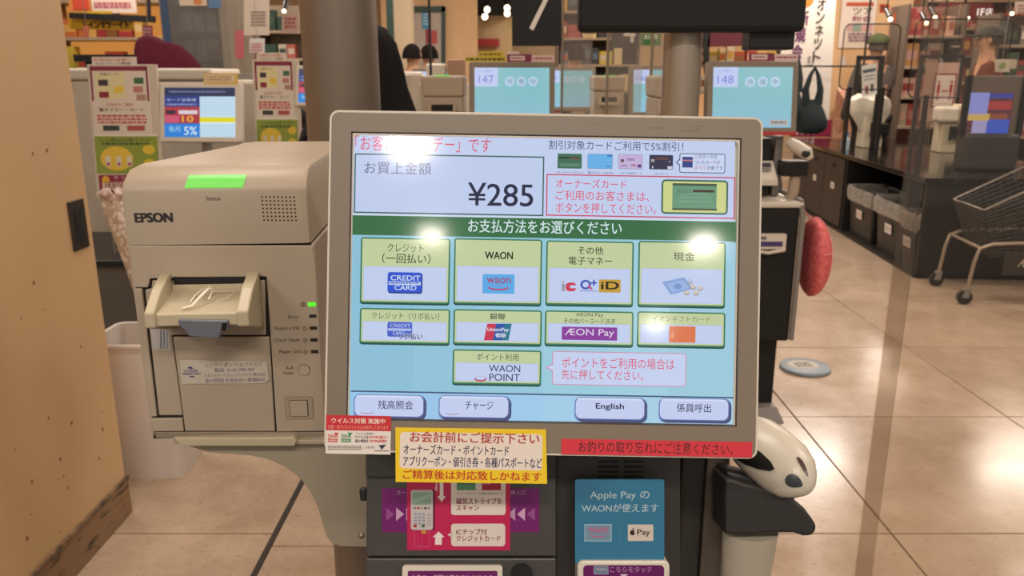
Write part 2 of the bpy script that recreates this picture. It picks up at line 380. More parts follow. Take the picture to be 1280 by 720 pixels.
def f_(c):
    c.frame(849.4, 191.4, 57.4, 24.6, 1, '#45527c', '#cfdaf6', 2, 3)
    c.poly([(850, 198), (844.5, 203), (850, 207.5)], '#45527c', 2); c.poly([(851.2, 199), (846, 203), (851.2, 206.5)], '#cfdaf6', 4)
    c.rect(853, 196, 13, 13.4, '#3c4a8a', 4); c.rect(853, 199.5, 13, 2, '#c07a80', 5)
    c.text('このマークの', 868.5, 193.6, 896, 198.6, '#35406c', 4); c.text('ついたカードが', 868.5, 200.4, 900, 205.5, '#35406c', 4)
    c.text('すべて', 868, 207.3, 882.5, 212.4, '#d0486c', 4); c.text('対象です', 883.5, 207.6, 903.8, 212.6, '#35406c', 4)
sub('speech_bubble', f_)
def f_(c):
    c.frame(683.2, 217.4, 236, 52.2, 1.5, '#cf4866', '#c6d4f4', 2)
    c.text('オーナーズカード', 694.8, 224, 783.3, 235.2, PINK, 5); c.text('ご利用のお客さまは、', 694.8, 238.6, 811.6, 251, PINK, 5); c.text('ボタンを押してください。', 694.8, 253.9, 820, 267, PINK, 5)
sub('card_notice', f_)
def f_(c):
    c.frame(827, 224.2, 83.3, 43, 2.2, '#3e6c5c', '#d2d890', 4, 5)
    c.rect(840.6, 229, 55.3, 33.6, '#6f9c7e', 6); c.rect(840.6, 229, 55.3, 3, '#4c5c48', 7); c.rect(840.6, 260, 55.3, 2.6, '#55604a', 7); c.rect(866, 237.3, 27, 3, '#4e4036', 7)
    c.text('ÆON', 845, 236.5, 864, 242, '#5a7f6a', 7); c.rect(850, 246, 38, 1, '#83b094', 7); c.rect(846, 251, 44, 1, '#83b094', 7); c.rect(853, 242, 32, .8, '#83b094', 7)
sub('card_button', f_)
def f_(c):
    c.rect(441.2, 267.3, 478.5, 1.6, '#d6e4f4', 2); c.rect(441, 268.9, 479, 24.6, '#3a7048', 3)
    c.text('お支払方法をお選びください', 585.3, 275.4, 777, 292, '#dceef2', 4, .004)
sub('green_banner', f_)
def btn(c, x, y, w, h, hd):
    c.rect(x, y, w, h+1.2, '#1f4a48', 2, 3.5); c.rect(x+.2, y, w-.4, h-.8, '#3c7d5c', 3, 3.2)
    a, b = c.pl.uv(x, y); k = c.pl.scale(x, y)
    def inner(l, t, ww, hh, col, L, r=0): c._add([(a+u*k, b-v*k) for u, v in rect_pts(l, t, ww, hh, r)], col, L)
    inner(2, 1.8, w-4, h-4.6, YEL, 4, 1.5); inner(4, hd, w-8, h-hd-4.6, '#b0bcd8', 5); inner(4.5, hd+.5, w-9, h-hd-5.4, '#c5d3f4', 6)
def f_(c):
    btn(c, 451.2, 296.4, 112, 82.6, 36); c.text('クレジット', 484.5, 304.6, 529.5, 315.5, '#464a34', 8); c.text('（一回払い）', 477.9, 317, 538, 329.4, '#2e3226', 8, .004)
    c.rect(485.4, 340.6, 43, 26, '#1c2a70', 7, 3); c.rect(484.8, 340, 42.6, 25.2, '#2f55d2', 8, 3)
    c.text('CREDIT', 488.5, 344.3, 525.5, 350.6, '#cfe0fa', 9, .015); c.rect(486, 351.6, 40, 4.4, '#c4d6f6', 9); c.lines(487, 352.6, 37, 1, 2, 2, '#5a72c0', 10); c.text('CARD', 493.3, 356.8, 520.6, 362.6, '#cfe0fa', 9, .015)
sub('payment_button', f_)
def f_(c):
    btn(c, 568, 297.6, 110, 82.6, 34.5); c.text('WAON', 606.3, 314.8, 641, 323.8, '#262a22', 8, .02)
    c.rect(603.4, 342.5, 39.8, 24.2, '#5caeea', 8); c.text('waon', 608.4, 347.2, 638.2, 354.2, '#a8426c', 9, .01)
    c.ell(623, 359.8, 12.8, 3.2, '#c0406a', 9); c.ell(623, 359, 11.2, 2, '#5caeea', 10)
sub('payment_button', f_)
def f_(c):
    btn(c, 683, 300.4, 109.5, 81, 34); c.text('その他', 722.4, 308.4, 753.8, 318, '#2c3026', 8, .004); c.text('電子マネー', 710.8, 321.4, 765, 331, '#2c3026', 8, .004)
    c.ell(704, 352.6, 1.6, 1.4, '#b0a8b8', 9); c.rect(702.2, 354.6, 3.8, 9.4, '#a09aa8', 9); c.rect(707, 353, 13.4, 11, '#d04058', 9, 4.5); c.rect(712.5, 356.6, 9, 3.6, '#c5d3f4', 10, 1.5)
    c.ell(732, 355.8, 6.8, 6, '#3a58b8', 9); c.ell(732, 355.8, 4, 3.5, '#c5d3f4', 10); c.poly([(734, 357), (737, 356), (741, 361.5), (738, 362.5)], '#c06090', 11); c.rect(738.5, 352.6, 7.6, 1.9, '#3a58b8', 11); c.rect(741.3, 349.8, 2, 7.4, '#3a58b8', 11); c.rect(725, 363, 21, 1, '#7a8cc8', 9)
    c.rect(748.6, 349.2, 27.2, 16.2, '#c8a03e', 9); c.text('iD', 751.5, 352.2, 773.2, 361.6, '#2e2618', 10, .03)
sub('payment_button', f_)
def f_(c):
    btn(c, 798.2, 301, 109.3, 82, 34); c.text('現金', 841.6, 315.3, 868.4, 326, '#4c4c30', 8, .004)
    c.poly([(827.6, 352.5), (855.3, 346.6), (866, 361), (838.3, 368.6)], '#8ba8de', 8); c.poly([(832, 355), (854, 350), (861, 360), (840, 365.5)], '#9db8e8', 9)
    c.ell(847, 358, 5, 3.6, '#7d98d0', 10)
    for x, y in ((858, 366), (870, 366.5), (866, 359), (875, 360.5), (862, 352)): c.ell(x, y, 3.7, 3, '#a09c98', 11); c.ell(x, y-.8, 3.3, 2.4, '#d2c8c0' if x != 862 else '#b8c4e4', 12)
sub('payment_button', f_)
def f_(c):
    btn(c, 450, 384.7, 112.8, 44.6, 16.5); c.text('クレジット（リボ払い）', 464.9, 390.3, 549.2, 399.3, '#4a5040', 8)
    c.rect(484.5, 402.3, 31, 18.4, '#4a62cc', 8, 2.5); c.text('CREDIT', 487.5, 404.8, 513.5, 409.2, '#b8c8f2', 9, .012); c.rect(485.3, 410.2, 29, 3, '#b4c4ee', 9); c.text('CARD', 491, 414.3, 506, 418.6, '#b8c8f2', 9, .012)
    c.text('リボ払い', 498, 416.4, 528.4, 424.4, '#c5cfee', 10, .05); c.text('リボ払い', 498.6, 416.7, 528, 424.1, '#3a3c58', 11, .012)
sub('payment_button', f_)
def f_(c):
    btn(c, 567, 386.2, 110.6, 44.4, 16); c.text('銀聯', 612.4, 391.5, 631.8, 399.4, '#363c30', 8, .006)
    x0, x1, y0, y1, s_ = 604.9, 639.6, 404.6, 425.4, 4.2
    for a, b, q in ((0, 11, '#cc3a52'), (11, 22, '#2d58a4'), (22, 30.6, '#2a7690')): c.poly([(x0+s_+a, y0), (x0+s_+b, y0), (x0+b, y1), (x0+a, y1)], q, 8)
    c.text('UnionPay', 609.3, 409.6, 636, 415.4, '#e2e8f6', 9, .012); c.text('银联', 619.3, 416.4, 632.6, 421.8, '#d8def0', 9, .02)
sub('payment_button', f_)
def f_(c):
    btn(c, 681.3, 387.8, 110.8, 44, 16); c.text('AEON Pay', 720, 391.2, 754, 397, '#2e342c', 8); c.text('その他バーコード決済', 704.7, 397.9, 768.8, 404.8, '#3a4036', 8)
    c.rect(702.3, 408.2, 69.3, 16.4, '#8c3f9e', 8, 1); c.text('ÆON Pay', 706, 411, 767.5, 422, '#e6d6f0', 9, .004)
sub('payment_button', f_)
def f_(c):
    btn(c, 796.7, 389, 110.2, 44.2, 16); c.text('イオンギフトカード', 815.5, 395, 887.8, 402.2, '#7a8060', 8)
    c.rect(836.4, 407.6, 33, 20.4, '#e07a50', 8, .8); c.ell(840, 420, 2.4, 3, '#e8a080', 9); c.ell(841.5, 415.5, .9, .9, '#f0c0a8', 9)
sub('payment_button', f_)
def f_(c):
    btn(c, 566, 436.4, 111, 44, 16.4); c.text('ポイント利用', 595.9, 441.8, 648.3, 450.8, '#4a5040', 8)
    c.text('WAON', 611.2, 456.2, 650.3, 464.8, '#33405e', 8, .005); c.text('POINT', 611.7, 467.3, 649.7, 476, '#33405e', 8, .005)
    c.ell(600.6, 473.6, 7.6, 3.4, '#c05070', 8); c.ell(600.6, 472.6, 6.2, 2.2, '#c5d3f4', 9)
sub('payment_button', f_)
def f_(c):
    c.frame(690.5, 438.8, 167.6, 42, .9, '#d884a8', '#c9d6f5', 2, 4)
    c.poly([(691.3, 454), (681.8, 459.3), (691, 464.5)], '#d884a8', 3); c.poly([(692, 455.2), (683.5, 459.3), (692, 463.5)], '#c9d6f5', 5)
    c.text('ポイントをご利用の場合は', 702.3, 447.4, 843, 461, PINK, 6); c.text('先に押してください。', 701.9, 462.6, 804, 475, PINK, 6)
sub('speech_bubble', f_)
for t, x, y, x0, y0, x1, y1, bd in (('残高照会', 443.7, 493.4, 472.7, 500.6, 516.3, 511.6, .004), ('チャージ', 549.9, 494.6, 581.7, 501.5, 616.6, 511.8, .004), ('English', 719.8, 496.8, 744.8, 504.2, 779.8, 513.2, .02), ('係員呼出', 824.9, 497.9, 845.8, 504.6, 888.6, 515.4, .004)):
    def f_(c):
        c.rect(x-1.6, y-1, 90.6, 31, '#7c9cd2', 2, 8); c.rect(x+1, y+1, 88.6, 29.4, '#48517c', 3, 8); c.rect(x-.8, y-.4, 87.6, 27.6, '#6470a4', 4, 7); c.rect(x, y, 85.6, 26, '#c7d3f6', 5, 7); c.rect(x+2, y+.9, 81, 1.4, '#dde6fc', 6, .6)
        c.text(t, x0, y0, x1, y1, '#2f3554', 7, bd)
        if x < 600: c.ell(x+15.5, y+22.2, 8, 1.7, '#c08098', 6); c.ell(x+15.5, y+21.6, 7.2, 1.3, '#c7d3f6', 7)
    sub('menu_button', f_)
# stickers on the monitor
def f_(c):
    c.rect(408, 518.5, 81, 48.2, '#e8e0d8', 1); c.rect(408, 518.5, 81, 19, '#cc2630', 2)
    c.text('ウイルス対策 実施中', 414.6, 522.6, 481.6, 529.4, '#f0dccf', 3, .012); c.text('抗菌・抗ウイルスフィルムを貼付しております', 410.5, 531.4, 485.5, 536.2, '#e8b8a8', 3)
    for x, q in ((410.2, '#d05050'), (427, '#2f8a5c')):
        c.text('SIAA', x, 542.4, x+12, 546.4, q, 3, .02); c.rect(x, 547.2, 12, 5.2, q, 3, .8); c.lines(x+1, 548, 10, 2, 2, 1, '#e6d8cc', 4); c.poly([(x+8, 540.4), (x+14, 541), (x+9.5, 546)], q, 4)
    c.text('フィルム表面の', 444.5, 540.2, 467, 543.4, '#3a3030', 3); c.text('ウイルスを', 444, 544.2, 461, 548.2, '#3a3030', 3, .01); c.text('99.99%減少*', 462, 544.2, 485, 548.4, '#d03838', 3, .01)
    c.text('菌の増殖を', 444, 549, 461, 553, '#3a3030', 3, .01); c.text('99.99%抑制*', 462, 549, 484, 553.2, '#d03838', 3, .01)
    c.lines(410, 557, 42, 3, 2, 1.1, '#6a6058', 3); c.text('この部 表示', 454.5, 557, 469, 560.6, '#6a6058', 3)
    c.poly([(473, 556.4), (483, 555.4), (480, 559), (477, 562.4), (475.5, 559)], '#3a3450', 3); c.rect(468, 562.6, 18, 1.2, '#7a7068', 3)
c = Canvas(MP, .0004); f_(c); o = c.build('sticker', INK, mon); o['label'] = 'red and white antivirus notice sticker'
c = Canvas(MP, .0003); c.rect(701.8, 548.3, 238.6, 19.4, '#d83240', 1); c.text('お釣りの取り忘れにご注意ください。', 723, 552.5, 916, 567, '#3c1216', 2)
o = c.build('sticker', INK, mon); o['label'] = 'long red sticker strip with dark lettering'
# yellow notice hangs off the lower bezel
NP = MP.shift(.0016)
yn = thing('notice_card', 'yellow framed paper notice taped across the bottom edge of the touchscreen', 'sign', tuple(at(589, 604, Zc=.648)))
MB().pprism([(494.2, 534.3), (682.4, 536.9), (684, 604.8), (494.6, 602.4)], NP, -.0006, 0).build('card', mat('yellow_card', '#f2cf1e', .5, var=.02), yn)
c = Canvas(NP, 0); c.rect(500.2, 539.8, 178, 45.4, '#ecdfd2', 1, 5)
c.text('お会計前にご提示下さい', 512.6, 540.4, 674, 553.8, '#b03a2e', 3, .012); c.text('オーナーズカード・ポイントカード', 504.6, 556, 636, 568.4, '#3a3850', 3, .006)
c.text('アプリクーポン・値引き券・各種パスポートなど', 503.8, 571.2, 677.4, 584, '#34345c', 3, .006); c.text('ご精算後は対応致しかねます', 503.8, 588.6, 676.6, 600, '#c2381e', 3, .01)
c.build('print', INK, yn)

# ------------------------------------------------------------------ kiosk body below the monitor
body = thing('checkout_cabinet', 'charcoal checkout cabinet with card slot and contactless reader below the touchscreen', 'kiosk', (0.02, .72, 0))
RP = Plane(at(577, 640, Zc=.715), RIGHT, UP)      # card reader front, tilted like the screen
q = RP.uv
MB().pprism([(458, 560), (695, 560), (695, 695.8), (457.5, 695.8)], RP, -.02, 0).build('reader_panel', DARKP, body, bevel=.0015)
MB().pprism([(458, 560), (695, 560), (695, 596), (458, 596)], RP, 0, .006).build('reader_hood', DARKP, body, bevel=.0025)
MB().pprism([(457.5, 698), (695, 698), (695, 800), (457.5, 800)], RP, -.02, 0).build('lower_panel', DARKP, body, bevel=.0015)
MB().pprism([(455, 550), (850, 550), (850, 800), (455, 800)], RP, -.10, -.0245).build('carcass', MATBLACK, body)
for x in (447.6,):
    MB().pprism([(x, 613), (x+9, 612), (x+9, 628), (x+1.5, 628)], RP, -.012, -.004).build('side_clip', BLACKP, body, bevel=.001)
    MB().ell(at(451.8, 669.5, Zc=.719), (.0029, .0029, .0029)).build('screw', STEEL, body, smooth=True)
for x, w, s_ in ((477.3, 36, 1), (630, 44.2, -1)):
    c = Canvas(RP, 0)
    c.rect(x, 610.4, w, 55, '#701868', 1)
    for i in range(3):
        a = (483+12.3*i) if s_ > 0 else (668.6-12.3*i); q_ = ('#8e4c86', '#c9a0c0', '#b48ab0')[i if s_ > 0 else i]
        c.poly([(a, 634.6), (a+9.8*s_, 642.6), (a, 651)], q_, 2)
    if s_ > 0: c.text('カード', 496, 612.8, 512, 618.4, '#b98fb4', 2)
    else: c.text('挿入口', 638, 612.8, 656.5, 618.6, '#b98fb4', 2)
    o = c.build('slot_label', GLOSSINK, body); o['label'] = 'purple card slot label with chevrons'
MB().pprism([(509, 598), (637.8, 598), (637.8, 687.7), (509, 687.4)], RP, 0, .0008).build('crimson_card', mat('crimson_card', '#bd1650', .45, var=.03), body)
c = Canvas(RP, .0008)
c.rect(513.7, 612, 30, 50.4, '#5a1030', 1, 3); c.rect(513.7, 612, 27.6, 50, '#c4bcb8', 2, 3); c.rect(516.3, 615, 22.6, 15.4, '#8fb09a', 3, 1); c.poly([(517, 624), (538.6, 617), (538.6, 621), (517, 629)], '#a4c4ae', 4)
for i in range(5): c.rect(517+4.4*i, 633.6, 3.2, 2.4, ('#7a707a', '#b03040', '#9a9094', '#2f2a2e', '#8a8084')[i], 3, .5)
for r_ in range(4):
    for k_ in range(3): c.rect(517.8+5*k_, 641+4*r_, 3.6, 2.6, '#9298aa', 3, .6)
    c.rect(534, 642+4*r_, 5, 2.6, '#a8a4ac', 3, .6)
c.ell(519, 657, 2.2, 1.9, '#b02030', 4); c.ell(529.2, 657, 2.2, 1.9, '#2c6a40', 4)
c.frame(518.2, 662, 18.4, 21, .5, '#c87088', '#bd1650', 1); c.frame(522, 662, 6, 19, .4, '#c06080', '#bd1650', 3); c.rect(527, 662.6, 6, 4, '#c89030', 5)
c.poly([(549.8, 600), (554.4, 600), (554.4, 619.6), (557.4, 619.6), (552.2, 627), (546.6, 619.6), (549.8, 619.6)], '#e8dcd4', 2); c.poly([(545.4, 600), (547, 600), (547, 614), (543.5, 612)], '#dcaab4', 1)
c.poly([(547.8, 680.4), (552.4, 680.4), (552.4, 671), (555.8, 671), (548.4, 664), (541, 671), (544, 671), (544, 680.4)], '#e8dcd4', 2)
c.rect(564, 596, 68, 47.4, '#dcd0c6', 2, 3.5); c.rect(564, 654.2, 67.5, 28.2, '#dcd0c6', 2, 4); c.poly([(565, 664.5), (559.5, 668), (565, 671.5)], '#dcd0c6', 2)
c.rect(571, 600, 23.6, 12.4, '#55906a', 3); c.rect(602.6, 600, 23.6, 12.4, '#a01838', 3); c.rect(572, 603, 21, 2, '#396a50', 4); c.rect(603.6, 603, 10, 2, '#d88090', 4)
c.text('オーナーズカード', 571.5, 614.8, 594, 617.8, '#5a2030', 3); c.text('WAON POINTカード', 599, 615, 628.6, 618, '#5a2030', 3)
c.text('磁気ストライプを', 570.4, 622, 627.4, 630, '#7c1c38', 3, .01); c.text('スキャン', 570.4, 631, 598.8, 638, '#7c1c38', 3, .01)
c.text('ICチップ付', 570.4, 660.6, 608.6, 668, '#7c1c38', 3, .01); c.text('クレジットカード', 570.4, 669, 625.6, 676.2, '#7c1c38', 3, .01)
o = c.build('card_print', GLOSSINK, body); o['label'] = 'printed picture of a card terminal with arrows'
MB().pprism(rect_pts(503.4, 705.4, 124.6, 60, 4), RP, 0, .003).build('lower_plate', WHITEP, body)
c = Canvas(RP, .003); c.rect(510.3, 712, 111.6, 50, '#6c1c62', 1, 2); c.text('お釣り・紙幣の取り出しはこちら', 515, 717, 616, 724, '#d8b8d4', 2, .01); c.build('lower_plate_print', GLOSSINK, body)
a, b = RP.uv(652, 717)
MB().cyl(RP.w(a, b, 0), RP.w(a, b, .004), .0095, 24).build('lock', BLACKP, body, smooth=True)
# recess with vent and contactless reader
VP = RP.shift(-.02)
MB().pprism([(695, 550), (850, 550), (850, 800), (695, 800)], VP, -.004, 0).build('recess_panel', mat('dark_brown_plastic', '#33302d', .5, var=.1), body)
for col_ in ((747.5, 774), (779.2, 804.8)):
    for i in range(5):
        MB().pprism(rect_pts(col_[0], 575.4+6.2*i, col_[1]-col_[0], 3, 1, 2), VP, 0, .0006).build('vent_slot', GAP, body)
SPn = RP.shift(.004)
MB().pprism(rect_pts(718.8, 599.4, 111.6, 105, 3), SPn, -.002, 0).build('blue_sign', mat('teal_blue_card', '#2f7699', .4, var=.03), body)
c = Canvas(SPn, 0)
c.text('Apple Pay の', 737.5, 613.9, 811.8, 625.4, '#a9c0c8', 2, .006); c.text('WAONが使えます', 727, 629.6, 822.8, 640.2, '#a9c0c8', 2, .008)
c.frame(730.5, 655.2, 34, 21.6, 1.1, '#9fbccc', '#6f93a8', 1); c.text('waon', 735.6, 659, 760, 666, '#b0648c', 3, .02); c.ell(747.5, 669, 10.5, 2.8, '#b0648c', 3); c.ell(747.5, 668, 9.6, 1.8, '#6f93a8', 4)
c.rect(774.3, 656, .6, 20, '#4c86a4', 1)
c.rect(784.8, 655.6, 31.8, 20.6, '#cfc4b8', 1, 1)
c.ell(790.6, 665.8, 3.1, 3.3, '#17120f', 2); c.ell(793.6, 665, 1.1, 1.3, '#cfc4b8', 3); c.ell(791.6, 661, .8, 1.3, '#17120f', 3); c.text('Pay', 796.6, 661.6, 812.6, 670.8, '#221d1a', 2, .008)
c.build('sign_print', INK, body)
MB().pprism(rect_pts(721, 697.6, 114, 70, 7), RP, -.02, .008).build('contactless_reader', WHITEP, body, bevel=.0015)
c = Canvas(RP, .0082); c.rect(728, 702.4, 100, 60, '#63165c', 1, 5); c.frame(741, 703.6, 18, 10, .6, '#a8b4c4', '#6a7c90', 2); c.text('waon', 743.6, 705.6, 756.6, 709.6, '#a8a4bc', 4, .01)
c.text('こちらをタッチ', 761.4, 704.2, 813, 711.4, '#a878a4', 2, .008); c.poly([(773, 713.6), (783.8, 713.6), (778.4, 717.6)], '#d8c8d4', 2); c.build('reader_print', GLOSSINK, body)
# vertical columns at the right side of the recess
def vbox(px0, px1, py, Y0, Y1, z0, z1, m, name, parent, bevel=.002):
    x0 = at(px0, py, Y=Y0).x; x1 = at(px1, py, Y=Y0).x
    return MB().box((x0, Y0, z0), (x1, Y1, z1)).build(name, m, parent, bevel=bevel)
vbox(845, 852.5, 640, .752, .80, .3, 1.17, GAP, 'dark_channel', body)
vbox(852.5, 877.5, 640, .742, .84, .3, 1.17, DARKP, 'side_column', body)
vbox(877.5, 880.5, 640, .75, .80, .3, 1.17, GAP, 'dark_channel', body)
vbox(880.5, 908, 640, .738, .86, .3, 1.17, mat('taupe_metal', '#7d756b', .42, .2, var=.05), 'side_column', body)
MB().cyl(at(889, 669, Y=.7365), at(889, 669, Y=.7385), .0013, 10).build('screw', BLACKP, body)
MB().box((-.13, .88, .02), (.24, 1.12, 1.0)).build('lower_cabinet', MATBLACK, body, bevel=.004)
MB().box((-.15, .84, 0), (.28, 1.14, .03)).build('base_plate', GREYP, body, bevel=.004)
MB().tube([at(680, 380, Zc=.72)+Vector((0, .0, 0)), Vector((.03, .86, 1.12)), Vector((.03, .9, 1.002))], .03, 16).build('monitor_mount', DARKP, mon, smooth=True)
# scanner cradle and scanner
CP = Plane(at(960, 630, Zc=.755), RIGHT, UP)
hold = thing('scanner_holder', 'black cradle arm with beige stand holding the white hand scanner beside the column', 'holder', tuple(at(935, 640, Zc=.78)))
MB().pprism([(905, 596), (925, 601), (965, 612), (990, 622), (1004, 634), (1013, 646), (1019, 655), (1018.5, 663), (1012, 668.5), (1003, 669), (992, 665), (975, 665), (940, 667), (905, 667)], CP, -.045, .004).build('cradle', mat('cradle_black', '#2a2725', .45, var=.1), hold, bevel=.004, seg=3)
MB().pprism([(911, 590), (940, 598), (975, 610), (998, 622), (999, 632), (970, 622), (911, 604)], CP, -.05, -.008).build('cradle_lip', BLACKP, hold, bevel=.004)
p = [at(938, 664, Zc=.775), at(934, 700, Zc=.785), at(925, 760, Zc=.80), at(915, 830, Zc=.83)]
def oval(c, rx, ry, n=20): return [c+Vector((rx*math.cos(2*PI*i/n), ry*math.sin(2*PI*i/n), 0)) for i in range(n)]
MB().rings([oval(p[0], .0265, .018), oval(p[1], .025, .018), oval(p[2], .022, .018), oval(p[3], .02, .018)]).build('stand', mat('stand_beige', '#b3aa98', .42, var=.04), hold, smooth=True)
MB().tube([at(915, 830, Zc=.83), Vector((.22, .86, .8))], .015).build('stand_arm', GREYP, hold)
scn = thing('hand_scanner', 'white handheld barcode scanner lying in the black cradle by the touchscreen', 'scanner', tuple(at(970, 600, Zc=.745)))
A_ = at(928, 540, Zc=.80); B_ = at(1006, 606, Zc=.735); ax = (B_-A_).normalized(); side = (ax.cross(-FWD)).normalized(); out = ax.cross(side)
if out.dot(-FWD) < 0: out = -out
L_ = (B_-A_).length
prof = [(-.12, .010, .012), (0, .021, .019), (.2, .0275, .022), (.45, .0295, .024), (.7, .0285, .022), (.88, .0235, .019), (.98, .017, .014), (1.06, .009, .008), (1.09, .002, .002)]
mb = MB(); rings = []
for t, a, b in prof: rings.append([A_+ax*(t*L_)+side*(a*math.cos(w))+out*(b*math.sin(w)) for w in (2*PI*i/28 for i in range(28))])
mb.rings(rings); mb.build('scanner_body', mat('scanner_white', '#d0c7b6', .32, var=.03), scn, smooth=True)
def onbody(t, s, r=1.0):      # point on the shell, t along, s across (-1..1)
    for i in range(len(prof)-1):
        if prof[i][0] <= t <= prof[i+1][0]:
            k = (t-prof[i][0])/(prof[i+1][0]-prof[i][0]); a = prof[i][1]*(1-k)+prof[i+1][1]*k; b = prof[i][2]*(1-k)+prof[i+1][2]*k; break
    return A_+ax*(t*L_)+side*(a*s)+out*(b*math.sqrt(max(0, 1-s*s))*r+.0012)
def patch(name, pts, m, n=6):
    # a fan of (t, s) outline points laid on the shell
    ct = sum(p[0] for p in pts)/len(pts); cs = sum(p[1] for p in pts)/len(pts); mb = MB(); rg = []
    for k in range(n+1): rg.append([onbody(ct+(t-ct)*(1-k/n), cs+(s-cs)*(1-k/n)) for t, s in pts])
    mb.rings(rg[:-1], cap=False); mb.add([onbody(ct, cs)]+rg[-2], [(0, 1+i, 1+(i+1) % len(pts)) for i in range(len(pts))]); return mb.build(name, m, scn, smooth=True)
sd = 1 if side.dot(UP) < 0 else -1     # s sign that points down in the picture
def ov(ct, cs, rt, rs, n=16): return [(ct+rt*math.cos(2*PI*i/n), cs+rs*math.sin(2*PI*i/n)) for i in range(n)]
patch('scan_window', [(t, s*sd) for t, s in ((.0, .5), (.1, .38), (.3, .26), (.52, .18), (.68, .2), (.76, .32), (.73, .46), (.6, .64), (.42, .8), (.2, .92), (.05, .92), (.0, .8))], BLACKP)
patch('trigger', ov(.975, .30*sd, .075, .34), mat('dark_slate', '#3c4048', .3))
patch('indicator', ov(.93, -.55*sd, .1, .09), mat('brown_lens', '#4a3a34', .3))

# ------------------------------------------------------------------ coupon printer
PSI = math.radians(4)
ex = Vector((math.cos(PSI), math.sin(PSI), 0)); PP = Plane(at(270, 400, Y=.775), ex, (0, 0, 1)); dp = -PP.n
pr = thing('coupon_printer', 'boxy beige coupon printer with green status bar left of the touchscreen', 'printer', tuple(PP.w(0, PP.uv(270, 545)[1], -.13)), PSI)
a0 = PP.uv(150, 250)[0]; a1 = PP.uv(387.5, 290)[0]
z306 = PP.uv(270, 306)[1]; zt = PP.uv(270, 214)[1]+.004; z548 = PP.uv(290, 547)[1]; zf = PP.uv(270, 240)[1]
prof = [(0, z306+.0006), (0, zf), (.002, zf+.006), (.006, zf+.012), (.012, zf+.0165), (.02, zt-.0022), (.035, zt), (.12, zt), (.31, zt), (.31, z306+.0006)]
mb = MB(); rg = []
for a, ins in ((a0, .006), (a0+.0015, .002), (a0+.006, 0), (a1-.006, 0), (a1-.0015, .002), (a1, .006)):
    rg.append([PP.w(a+(.052*(w/.31)*(1 if z > z306+.01 else .4) if a < a0+.01 else 0), z-(ins if z > z306+.02 else 0), -(w+(ins if w < .02 else 0))) for w, z in prof])
mb.rings(rg).build('top_cover', BEIGE, pr, smooth=True)
aL0, aR0 = PP.uv(162, 330)[0], PP.uv(402, 450)[0]
mb = MB().prism([(aL0+.001, z548), (aR0-.001, z548), (aR0-.001, z306-.0004), (aL0+.001, z306-.0004)], PP, -.28, -.003); mb.build('body_core', GAP, pr)
mb = MB().prism([(aR0-.0035, z548+.004), (aR0, z548+.004), (aR0, z306), (aR0-.0035, z306)], PP, -.28, -.001); mb.build('side_panel', BEIGE, pr, bevel=.002)
mb = MB().prism([(aL0, z548+.004), (aL0+.003, z548+.004), (aL0+.003, z306), (aL0, z306)], PP, -.28, -.001); mb.build('side_panel', BEIGE, pr, bevel=.001)
def panel(name, px, t=.0, m=BEIGE, b=.0012, t0=-.004): return MB().pprism(px, PP, t0, t).build(name, m, pr, bevel=b)
panel('front_frame', [(160.8, 307), (390.5, 307), (394, 330), (407, 539), (345.8, 540), (333, 346), (187, 348.5), (185, 359.5), (168.2, 359.5)])
panel('front_strip', [(168.3, 361), (177.2, 361), (196, 521), (187.8, 521)])
panel('side_drawer', [(189.5, 351), (331, 351), (332, 419.5), (214, 419.5), (227.6, 520), (198, 520), (180.4, 363), (188.5, 361)], -.0012)
panel('front_door', [(215.6, 421.5), (336.5, 421.5), (343.6, 539.5), (231, 539.5)], -.0006)
panel('corner_block', [(188.2, 523.5), (227.8, 523), (229.6, 539.5), (191.2, 539.5)], .0)
panel('base_bar', [(192, 541), (407, 541), (408, 549), (194, 549)], -.002, mat('base_taupe', '#8b7f6d', .45))
# seams, marks
c = Canvas(PP, .0003)
for t, x, y, x1, y1 in (('Error', 360.6, 393.6, 373.6, 398.2), ('Replace Ink', 343.8, 407.6, 374, 413.4), ('Check Paper', 342.8, 422.4, 375, 428.4), ('Paper Jam', 349.4, 437, 377, 442.6), ('A-A', 357.2, 457, 367, 462.2), ('Insec', 354.6, 463.6, 366.4, 468)):
    c.text(t, x, y, x1, y1, '#4a4238', 1)
for i, (x, y) in enumerate(((386.2, 395), (387, 410), (387.8, 424.8), (388.6, 439.4))): c.rect(x, y-2, 9, 4.4, '#28221c', 1, .8)
for x, y in ((381, 410.5), (381.5, 425.5), (382, 440)): c.ell(x, y, 2.4, 2.6, '#5a5046', 1); c.ell(x, y, 1.7, 1.9, '#a59678', 2)
c.ell(378.9, 380.4, 3.3, 3.3, '#3c342c', 1); c.ell(378.9, 380.4, 2.5, 2.5, '#a59678', 2); c.text('S', 377.5, 378.6, 380.3, 382.3, '#3c342c', 3)
c.build('panel_print', INK, pr)
c = Canvas(PP, .0004); c.rect(384.8, 377.8, 10, 5.4, '#58f02c', 1, .8); o = c.build('power_light', SIGNGLOW, pr); o['label'] = 'small green power light'
a, b = PP.uv(380, 462.4); mb = MB().cyl(PP.w(a, b, 0), PP.w(a, b, .0006), .0064, 28); mb.build('round_button', mat('groove_brown', '#5b4f40', .6), pr)
MB().cyl(PP.w(a, b, .0006), PP.w(a, b, .0011), .0059, 28).build('button_cap', BEIGE, pr)
c = Canvas(PP, .0003); c.rect(355.4, 496, 34.6, 30.4, '#85795f', 1, 3); c.rect(356.2, 496.8, 33, 28.8, '#a39681', 2, 3); c.rect(361, 500, 23.4, 22.4, '#4d4436', 3, 1); c.build('button_frame', INK, pr)
a, b = PP.uv(361.8, 500.8); k = PP.scale(372, 511)
